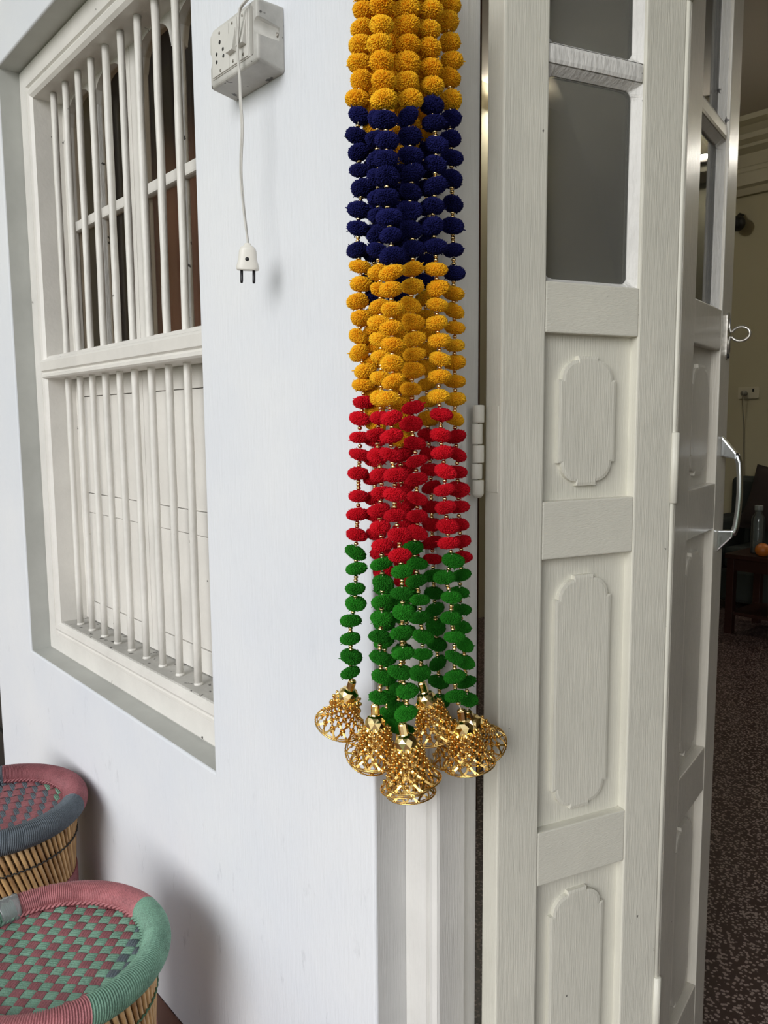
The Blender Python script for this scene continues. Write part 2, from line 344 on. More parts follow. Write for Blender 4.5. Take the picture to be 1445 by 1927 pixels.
# ---- front wall, one solid with a window hole and two door openings
WX0, WX1, WZ0, WZ1 = -2.412, -1.313, -.662, .962      # window hole
DX0, DX1 = -.841, .58                                  # door opening
THK = .17
def build_wall():
    xs = [-5.2, -3.70, -2.771, WX0, WX1, DX0, DX1, 2.35]; zs = [FLOOR, WZ0, WZ1, 1.05, 2.9]
    bm = bmesh.new(); V = {}
    def v(i, k):
        if (i, k) not in V: V[i, k] = bm.verts.new((xs[i], 0, zs[k]))
        return V[i, k]
    for i in range(len(xs)-1):
        for k in range(len(zs)-1):
            xm = (xs[i]+xs[i+1])/2; zm = (zs[k]+zs[k+1])/2
            if WX0 < xm < WX1 and WZ0 < zm < WZ1: continue
            if DX0 < xm < DX1 and zm < 1.05: continue
            if -3.70 < xm < -2.771 and zm < 1.05: continue
            bm.faces.new((v(i,k), v(i+1,k), v(i+1,k+1), v(i,k+1)))
    g = bmesh.ops.extrude_face_region(bm, geom=list(bm.faces))
    bmesh.ops.translate(bm, verts=[e for e in g['geom'] if isinstance(e, bmesh.types.BMVert)], vec=(0, THK, 0))
    bmesh.ops.recalc_face_normals(bm, faces=bm.faces)
    for f in bm.faces:
        n = f.normal; c = f.calc_center_median()
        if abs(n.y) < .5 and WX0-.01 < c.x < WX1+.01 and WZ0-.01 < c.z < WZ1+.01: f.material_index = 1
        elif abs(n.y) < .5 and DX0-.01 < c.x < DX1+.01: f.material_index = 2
        elif n.y > .5: f.material_index = 3
    es = [e for e in bm.edges if len(e.link_faces) == 2 and e.calc_face_angle() > .5 and all(abs(q.co.y) < .01 for q in e.verts) and -5 < e.verts[0].co.x < 2 and e.verts[0].co.z < 2 and (e.verts[0].co-e.verts[1].co).length > .05]
    bmesh.ops.bevel(bm, geom=es, offset=.005, segments=3, profile=.5, affect='EDGES')
    me = bpy.data.meshes.new('wall_front'); bm.to_mesh(me); bm.free()
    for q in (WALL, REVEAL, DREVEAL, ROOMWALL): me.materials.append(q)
    return link('wall_front', me, None)
structure(build_wall(), 'whitewashed house wall with window and doorway', 'wall')
def sbox(name, a, b, mat, label, cat): return structure(MB().box(a, b).build(name, mat), label, cat)
sbox('floor', (-3.5, 0, FLOOR-.1), (2.35, 5.2, FLOOR), TERR, 'dark maroon terrazzo room floor with pale chips', 'floor')
sbox('floor_veranda', (-5.2, -2.6, FLOOR-.1), (2.35, 0, FLOOR), VERANDA, 'red oxide veranda floor below the stools', 'floor')
sbox('ground', (-25, -30, FLOOR-.5), (25, -2.6, FLOOR-.35), LAWN, 'garden lawn beyond the veranda', 'ground')
sbox('ceiling_veranda', (-5.2, -2.6, 2.78), (2.35, 0, 2.95), ROOFM, 'painted veranda ceiling slab', 'ceiling')
sbox('wall_light_block', (-4.2, -2.6, FLOOR), (-4.05, 0, 2.78), ROOMWALL, 'added unseen olive cream wall dimming the left of the veranda', 'wall')  # unseen wall, added to cut daylight on the left of the house wall
sbox('wall_back', (-3.5, 5.2, FLOOR), (2.35, 5.35, 2.6), ROOMWALL, 'olive cream back wall of the room', 'wall')
sbox('wall_left', (-3.65, THK, FLOOR), (-3.5, 5.35, 2.6), ROOMWALL, 'olive cream side wall of the room', 'wall')
sbox('wall_right', (2.2, THK, FLOOR), (2.35, 5.2, 2.6), ROOMWALL, 'olive cream far side wall of the room', 'wall')
sbox('ceiling', (-3.5, THK, 2.069), (2.2, 5.2, 2.2), ROOMCEIL, 'grey brown room ceiling', 'ceiling')
# cornice of the room: stepped moulding along the back wall
def cornice():
    prof = [(5.2, 1.60), (5.17, 1.60), (5.15, 1.66), (5.12, 1.68), (5.12, 1.80), (5.14, 1.82), (5.14, 1.86), (5.16, 1.88), (5.16, 2.00), (5.10, 2.04), (5.10, 2.07), (5.05, 2.10), (5.05, 2.15), (5.00, 2.20), (4.93, 2.22), (4.93, 2.27), (5.2, 2.27)]
    prof = [(y, 1.60+(z-1.60)*.70) for y, z in prof]
    n = len(prof); vs = [(-3.5, y, z) for y, z in prof] + [(2.2, y, z) for y, z in prof]
    fs = [tuple(range(n)), tuple(range(2*n-1, n-1, -1))] + [(i, (i+1) % n, n+(i+1) % n, n+i) for i in range(n)]
    return MB().add(vs, fs).build('trim_1', CORNICE)
structure(cornice(), 'stepped plaster cornice under the room ceiling', 'cornice')

# ---- dark door added in the end doorway in place of the dark room
d3 = structure(empty('door_3', (-3.235, .09, FLOOR)), 'added dark door in place of the dark room beyond the white wall', 'door')
MB().box((-3.70, .10, FLOOR), (-2.771, .14, 1.05)).build('panel', DARKFILL, d3)
for z0, z1 in ((FLOOR, -1.15), (-.3, -.15), (.9, 1.05)): MB().box((-3.69, .085, z0+.002), (-2.78, .10, z1-.002)).build('rail', DARKFILL, d3, .003)
hk = MB(); hk.tube([(-2.735, -.002, -.415), (-2.735, -.022, -.415)], .004, 8); hk.tube([(-2.735+.012*cos(a), -.024, -.425+.012*sin(a)) for a in [2*pi*i/16 for i in range(16)]], .003, 6, closed=True)
tag(hk.build('wall_hook', BLACKM), 'small dark ring hook on the wall left of the window', 'hook')

# ---- window
W = structure(empty('window_1', ((WX0+WX1)/2, .06, WZ0)), 'white barred casement window with transom and arched panes', 'window')
def frame_ring(mb, x0, x1, z0, z1, prof):
    """prof: (inset from the outer edge, y); mitred ring"""
    n = len(prof); vs = []
    for (cx, cz, sx, sz) in ((x0, z0, 1, 1), (x1, z0, -1, 1), (x1, z1, -1, -1), (x0, z1, 1, -1)):
        for u, y in prof: vs.append((cx+sx*u, y, cz+sz*u))
    fs = []
    for c in range(4):
        d = (c+1) % 4
        for i in range(n-1): fs.append((c*n+i, c*n+i+1, d*n+i+1, d*n+i))
    mb.add(vs, fs)
fm = MB(); frame_ring(fm, WX0+.0, WX1-.0, WZ0+.0, WZ1-.0, [(0, .155), (0, .060), (.004, .057), (.052, .057), (.055, .063), (.062, .064), (.066, .056), (.072, .053), (.083, .055), (.090, .062), (.090, .155)])
fm.build('window_frame', FRAMEP, W)
IX0, IX1, IZ0, IZ1 = WX0+.09, WX1-.09, WZ0+.09-.012, WZ1-.09
def profile_x(mb, x0, x1, prof):
    n = len(prof); vs = [(x0, y, z) for y, z in prof] + [(x1, y, z) for y, z in prof]
    mb.add(vs, [tuple(range(n)), tuple(range(2*n-1, n-1, -1))] + [(i, (i+1) % n, n+(i+1) % n, n+i) for i in range(n)])
tm = MB(); profile_x(tm, IX0-.012, IX1+.012, [(.13, .126), (.055, .126), (.050, .130), (.050, .136), (.055, .139), (.055, .143), (.048, .147), (.046, .170), (.050, .176), (.060, .179), (.068, .188), (.13, .190)])
tm.build('transom', FRAMEP, W)
MB().box((IX0-.003, .064, WZ0+.0785), (IX1+.003, .150, WZ0+.0925)).build('sill', SILLP, W, .002)
SILLZ = WZ0+.0925
bar_me = None
for i in range(10):
    x = -2.254 + .0881*i; y = .0935
    b = MB(); pts = []
    for k in range(15):
        z = SILLZ + (IZ1+.006-SILLZ)*k/14; pts.append((x+rnd.uniform(-.0006, .0006), y+rnd.uniform(-.0006, .0006), z))
    b.tube(pts, [.0085*rnd.uniform(.95, 1.06) for _ in pts], 10)
    b.lathe([(.0104, 0), (.0100, .003), (.0085, .006)], 10, Matrix.Translation((x, y, SILLZ)))
    b.build('bar', BARP, W)
# shutters (two leaves), each: stiles, rails, arched head, muntins, panes, lower planks
def arch_strip(mb, xl, xr, zs, zt, ztop, y0, y1, n=16):
    pts = [(xl + (xr-xl)*i/n, zs + (zt-zs)*max(0, 1-abs(2*i/n-1)**2.4)**.5) for i in range(n+1)]
    for i in range(n):
        (xa, za), (xb, zb) = pts[i], pts[i+1]
        mb.prism([(xa, za), (xb, zb), (xb, ztop), (xa, ztop)], y0, y1)
YS0, YS1 = .138, .168
for (a, b, sl, sr) in ((-2.375, -1.876, .089, .034), (-1.874, -1.375, .036, .089)):
    sh = empty('shutter', ((a+b)/2, YS0, SILLZ)); sh.parent = W; sh.matrix_parent_inverse = parent_inv(W)
    gl, gr = a+sl, b-sr; mid = (gl+gr)/2
    MB().box((a, YS0, .185), (gl, YS1, .92)).build('stile', FRAMEP, sh, .003)
    MB().box((gr, YS0, .185), (b, YS1, .92)).build('stile', FRAMEP, sh, .003)
    MB().box((gl, YS0, .17), (gr, YS1, .207)).build('bottom_rail', FRAMEP, sh, .003)
    MB().box((mid-.010, YS0+.004, .207), (mid+.010, YS1-.006, .87)).build('muntin', PUTTY, sh, .003)
    MB().box((gl, YS0+.002, .526), (gr, YS1-.004, .552)).build('muntin', FRAMEP, sh, .005)
    hd = MB()
    for xl, xr in ((gl, mid-.009), (mid+.009, gr)): arch_strip(hd, xl, xr, .805, .868, .92, YS0, YS1)
    hd.box((mid-.009, YS0, .80), (mid+.009, YS1, .92)); hd.build('arched_head', FRAMEP, sh)
    for xl, xr in ((gl, mid-.006), (mid+.006, gr)):
        for z0, z1 in ((.205, .528), (.55, .872)): MB().box((xl, .154, z0), (xr, .157, z1)).build('glass_pane', WPANE, sh)
    # lower half: frame with flush planks, thin recessed joints
    zb, zt = SILLZ+.002, .128
    MB().box((a, YS0, zb), (gl, YS1, zt)).build('stile', FRAMEP, sh, .002)
    MB().box((gr, YS0, zb), (b, YS1, zt)).build('stile', FRAMEP, sh, .002)
    for z0, z1 in ((zb, -.512), (-.251, -.197), (.076, zt)): MB().box((gl+.0005, YS0, z0), (gr-.0005, YS1, z1)).build('rail', FRAMEP, sh, .002)
    for z0, z1 in ((-.5105, -.2525), (-.1955, .0745)):
        n = 2; w = (gr-gl)/n
        for i in range(n): MB().box((gl+.001+w*i, YS0+.003, z0), (gl+w*(i+1)-.0008, YS1-.004, z1)).build('plank', FRAMEP, sh, .0015)
# curtain inside the window
cm = MB(); nx, nz = 120, 2; vs = []
for k in range(nz):
    for i in range(nx+1):
        u = i/nx; vs.append((-2.75 + 1.75*u, .42 + .022*sin(u*62) + .012*sin(u*23+1), [-.75, 1.346][k]))
cm.add(vs, [(i, i+1, nx+2+i, nx+1+i) for i in range(nx)], True)
cur = cm.build('curtain', CURTAIN); tag(cur, 'brown folded curtain hanging behind the barred window', 'curtain')
md = cur.modifiers.new('thickness', 'SOLIDIFY'); md.thickness = .004
cr = MB(); cr.tube([(-2.85, .42, 1.36), (-.95, .42, 1.36)], .012, 10)
for x in (-2.78, -1.0): cr.tube([(x, .42, 1.36), (x, THK-.002, 1.36)], .008, 8)
tag(cr.build('curtain_rod', BLACKM), 'dark rod carrying the brown curtain', 'curtain rod')

# ---- door frame (jamb)
def extrude_z(poly, z0, z1):
    n = len(poly); m = MB()
    return m.add([(x, y, z0) for x, y in poly] + [(x, y, z1) for x, y in poly], [tuple(reversed(range(n))), tuple(range(n, 2*n))] + [(i, (i+1) % n, n+(i+1) % n, n+i) for i in range(n)])
jp = [(-.8405, .150), (-.8405, .061), (-.797, .061), (-.7945, .0665), (-.7905, .0665), (-.788, .060), (-.780, .0575), (-.772, .059), (-.770, .063), (-.770, .114), (-.772, .116), (-.781, .116), (-.781, .150)]
structure(extrude_z(jp, FLOOR, 1.0).build('trim_2', JAMBP), 'white painted door frame post with grooved edge', 'door frame')
structure(MB().box((-.8405, .061, 1.0), (.58, .150, 1.05)).build('trim_3', JAMBP), 'white painted door frame head', 'door frame')
structure(extrude_z([(.5795-x-.8405+.8405-(-.8405)-.8405, y) for x, y in jp][::-1], FLOOR, 1.0).build('trim_4', JAMBP), 'white painted door frame post on the far side of the doorway', 'door frame')

# ---- folding door leaves
def axes(k, ang):
    ld = Vector((sin(ang), cos(ang), 0)); ln = Vector((cos(ang), -sin(ang), 0)); T = Matrix.Identity(4)
    for i in range(3): T[i][0] = ld[i]; T[i][1] = -ln[i]; T[i][2] = (0, 0, 1)[i]; T[i][3] = k[i]
    return T
T1 = axes(Vector((-.729, .14, 0)), R(15.7)); T2 = axes(Vector((-.6415, .4505, 0)), R(-13.7))
RAILS = [(-1.283, -1.10), (-.700, -.615), (-.200, -.116), (.122, .192), (.80, .95)]
PANELS = [(-1.10, -.700), (-.615, -.200), (-.116, .122)]
GLASS = [(.192, .479), (.506, .80)]
def field_outline(x0, x1, z0, z1, a=.034, b=.006, n=8):
    pts = []
    for (cx, cz, sx, sz, rev) in ((x1, z1, -1, -1, 0), (x0, z1, 1, -1, 1), (x0, z0, 1, 1, 0), (x1, z0, -1, 1, 1)):
        q = [(cx, cz+sz*a), (cx+sx*b, cz+sz*a)]
        for i in range(1, n): t = pi/2*i/n; q.append((cx+sx*(a-(a-b)*cos(t)), cz+sz*(a-(a-b)*sin(t))))
        q += [(cx+sx*a, cz+sz*b), (cx+sx*a, cz)]
        pts += q[::-1] if rev else q
    return pts      # counter-clockwise
def rounded_rect(x0, x1, z0, z1, r, n=6):
    pts = []
    for cx, cz, a0 in ((x1-r, z1-r, 0), (x0+r, z1-r, 90), (x0+r, z0+r, 180), (x1-r, z0+r, 270)):
        for i in range(n+1): a = R(a0+90*i/n); pts.append((cx+r*cos(a), cz+r*sin(a)))
    return pts
def sweep_field(outline, t_base, t_top, inset, T):
    """raised field: vertical lip, slope, flat top"""
    n = len(outline); cx = sum(p[0] for p in outline)/n; cz = sum(p[1] for p in outline)/n
    hw = max(abs(p[0]-cx) for p in outline); hh = max(abs(p[1]-cz) for p in outline)
    inn = [(cx+(x-cx)*(1-inset/hw), cz+(z-cz)*(1-inset/hh)) for x, z in outline]
    mb = MB(); vs = [T @ Vector((x, t_base, z)) for x, z in outline] + [T @ Vector((x, t_top+.001, z)) for x, z in outline] + [T @ Vector((x, t_top, z)) for x, z in inn]
    fs = [(i, (i+1) % n, n+(i+1) % n, n+i) for i in range(n)] + [(n+i, n+(i+1) % n, 2*n+(i+1) % n, 2*n+i) for i in range(n)] + [tuple(range(2*n, 3*n))] + [tuple(reversed(range(n)))]
    return mb.add(vs, fs)
def glazing(x0, x1, z0, z1, T, w, r=.012):
    inn = rounded_rect(x0+w, x1-w*1.25, z0+w*.7, z1-w, r); n = len(inn); vs = []
    out = [(min(max((x-(x0+x1)/2)*10+(x0+x1)/2, x0), x1), min(max((z-(z0+z1)/2)*10+(z0+z1)/2, z0), z1)) for x, z in inn]
    # keep each outer point square to its inner point on the straight runs
    out = []
    for x, z in inn:
        nx = x0 if x < x0+w+r*.5 else x1 if x > x1-w*1.25-r*.5 else x
        nz = z0 if z < z0+w*.7+r*.5 else z1 if z > z1-w-r*.5 else z
        if nx == x and nz == z: nx, nz = (x0 if x < (x0+x1)/2 else x1), z
        out.append((nx, nz))
    for x, z in out: vs.append(T @ Vector((x, .0055, z)))
    for i, (x, z) in enumerate(inn): vs.append(T @ Vector((x + rnd.uniform(-.0008, .0008), .0165, z + rnd.uniform(-.0008, .0008))))
    for x, z in inn: vs.append(T @ Vector((x, .0195, z)))
    fs = [(i, (i+1) % n, n+(i+1) % n, n+i) for i in range(n)] + [(n+i, n+(i+1) % n, 2*n+(i+1) % n, 2*n+i) for i in range(n)]
    return MB().add(vs, fs)
def door_leaf(root, T, Wd, xl, xr, thick, sm, rm, pane):
    MB().box((0, 0, -1.283), (xl, thick, .95), T).build('stile', sm, root, .0025)
    MB().box((xr, 0, -1.283), (Wd, thick, .95), T).build('stile', sm, root, .0025)
    for z0, z1 in RAILS: MB().box((xl+.0003, .0006, z0), (xr-.0003, thick-.0006, z1), T).build('rail', rm, root, .002)
    MB().prism([(xl, .479), (xr, .479), (xr, .506), (xl, .506)], .003, .030, T).build('muntin', PUTTY if sm is DOORP else rm, root, .006)
    for z0, z1 in PANELS:
        p = MB().box((xl, .0165, z0), (xr, .028, z1), T).build('panel', sm, root)
        sweep_field(field_outline(xl+.032, xr-.032, z0+.020, z1-.030), .0165, .0085, .0045, T).build('raised_field', sm, p)
    for z0, z1 in GLASS:
        glazing(xl, xr, z0, z1, T, .009).build('glazing_putty', PUTTY, root)
        MB().box((xl, .018, z0), (xr, .021, z1), T).build('glass_pane', pane, root)
    return root
D1 = structure(empty('door_1', T1 @ Vector((0, 0, FLOOR))), 'open white door leaf with raised panels next to the garlands', 'door')
door_leaf(D1, T1, .3135, .072, .240, .040, DOORP, RAILP, PANE)
D2 = structure(empty('door_2', T2 @ Vector((0, 0, FLOOR))), 'folded second white door leaf with steel pull handle', 'door')
door_leaf(D2, T2, .328, .078, .256, .040, LEAF2P, LEAF2P, PANE2)
# hinge between jamb and first leaf
hg = empty('hinge', (-.766, .138, -.04)); hg.parent = D1; hg.matrix_parent_inverse = parent_inv(D1)
zz = [.022, -.004, -.034, -.062, -.082, -.103]; hx, hy = -.7655, .133
for i, (z1, z0) in enumerate(((.022, -.003), (-.004, -.033), (-.034, -.059), (-.060, -.082), (-.083, -.104))):
    k = MB(); r = .0082 if i % 2 == 0 else .0076
    k.lathe([(r*.55, z0-(.004 if i == 4 else 0)), (r*.95, z0+.0005), (r, z0+.002), (r, z1-.002), (r*.95, z1-.0005), (r*.5, z1)], 14, Matrix.Translation((hx + (-.0012 if i % 2 else .0012), hy, 0)))
    k.build('knuckle', DOORP, hg)
MB().box((-.7705, .082, -.100), (-.7688, .1135, .020)).build('plate', JAMBP, hg, .0006)
pl = MB().box((-.0005, -.0008, -.0)[:3] and (-.0012, .006, -.100), (.0005, .036, .020), T1).build('plate', DOORP, hg, .0004)
for z, y in ((.006, .092), (-.034, .100), (-.078, .092)):
    MB().lathe([(.0, .0), (.0042, .0), (.0036, .0010), (0, .0012)], 12, Matrix.Translation((-.7688, y, z)) @ Matrix.Rotation(pi/2, 4, 'Y')).build('screw', JAMBP, hg)
# rounded bead and hinge between the two leaves
bd = MB(); bd.tube([T1 @ Vector((.3185, .004, z)) for z in (-1.283, -.3, .3, .95)], .0052, 10)
bd.build('edge_bead', DOORP, D1)
for zc in (-.075, -.98, .66):
    h2 = MB(); h2.tube([T1 @ Vector((.3190, .001, zc-.055)), T1 @ Vector((.3190, .001, zc-.054)), T1 @ Vector((.3190, .001, zc+.054)), T1 @ Vector((.3190, .001, zc+.055))], [.005, .0072, .0072, .005], 12)
    h2.build('hinge_barrel', DOORP, D1)
# steel pull handle on the second leaf
s_h = .291
ph = empty('pull_handle', T2 @ Vector((s_h, 0, -.14))); ph.parent = D2; ph.matrix_parent_inverse = parent_inv(D2)
ph['label'] = 'brushed steel bow pull handle'
g = MB(); pts = []; rad = []
ctrl = [(-.066, .0240), (-.069, .0275), (-.080, .0315), (-.105, .0335), (-.135, .0345), (-.165, .0335), (-.195, .0305), (-.206, .0275), (-.212, .0245)]
for z, t in ctrl: pts.append(T2 @ Vector((s_h, -t, z)))
g.tube(pts, [.0066, .0064, .0060, .0056, .0056, .0056, .0058, .0064, .0066], 12); g.build('grip', CHROME, ph)
for prof, zs in (([(.0, -.030), (.0005, -.068), (-.028, -.074), (-.027, -.062)], -.0375), ([(.0005, -.206), (.0, -.246), (-.026, -.217), (-.028, -.204)], -.238)):
    vs = [T2 @ Vector((s_h+q, t, z)) for q in (-.0085, .0085) for t, z in prof]
    MB().add(vs, [(0,1,2,3), (7,6,5,4)] + [(i, (i+1) % 4, 4+(i+1) % 4, 4+i) for i in range(4)]).build('foot', CHROME, ph, .0025)
    MB().lathe([(0, .0022), (.003, .002), (.0036, 0)], 10, T2 @ Matrix.Translation((s_h+.0125, -.0003, zs)) @ Matrix.Rotation(pi/2, 4, 'X')).build('screw', BLACKM, ph)
# latch strap with a loop above it
lt = empty('latch', T2 @ Vector((.297, 0, .15))); lt.parent = D2; lt.matrix_parent_inverse = parent_inv(D2)
lt['label'] = 'worn metal loop latch'
g = MB(); g.prism(rounded_rect(.288, .306, .108, .192, .0085), -.0025, .0005, T2); g.build('strap', LATCHM, lt)
g = MB(); lp = []
for i in range(22):
    a = pi + R(25) + (2*pi - R(50))*i/21
    lp.append(T2 @ Vector((.296, -(.0235 + .0155*cos(a)), .152 + .0125*sin(a))))
lp = [T2 @ Vector((.296, -.004, .180)), T2 @ Vector((.296, -.004, .164)), T2 @ Vector((.296, -.006, .156))] + lp[::-1] + [T2 @ Vector((.296, -.006, .148)), T2 @ Vector((.296, -.004, .140)), T2 @ Vector((.296, -.004, .120))]
for w in (-.003, -.001, .001, .003): pass
g.tube(lp, .0026, 8); g.build('loop', LATCHM, lt)
MB().lathe([(0, .003), (.004, .0025), (.005, 0)], 10, T2 @ Matrix.Translation((.297, -.0025, .114)) @ Matrix.Rotation(pi/2, 4, 'X')).build('rivet', BLACKM, lt)

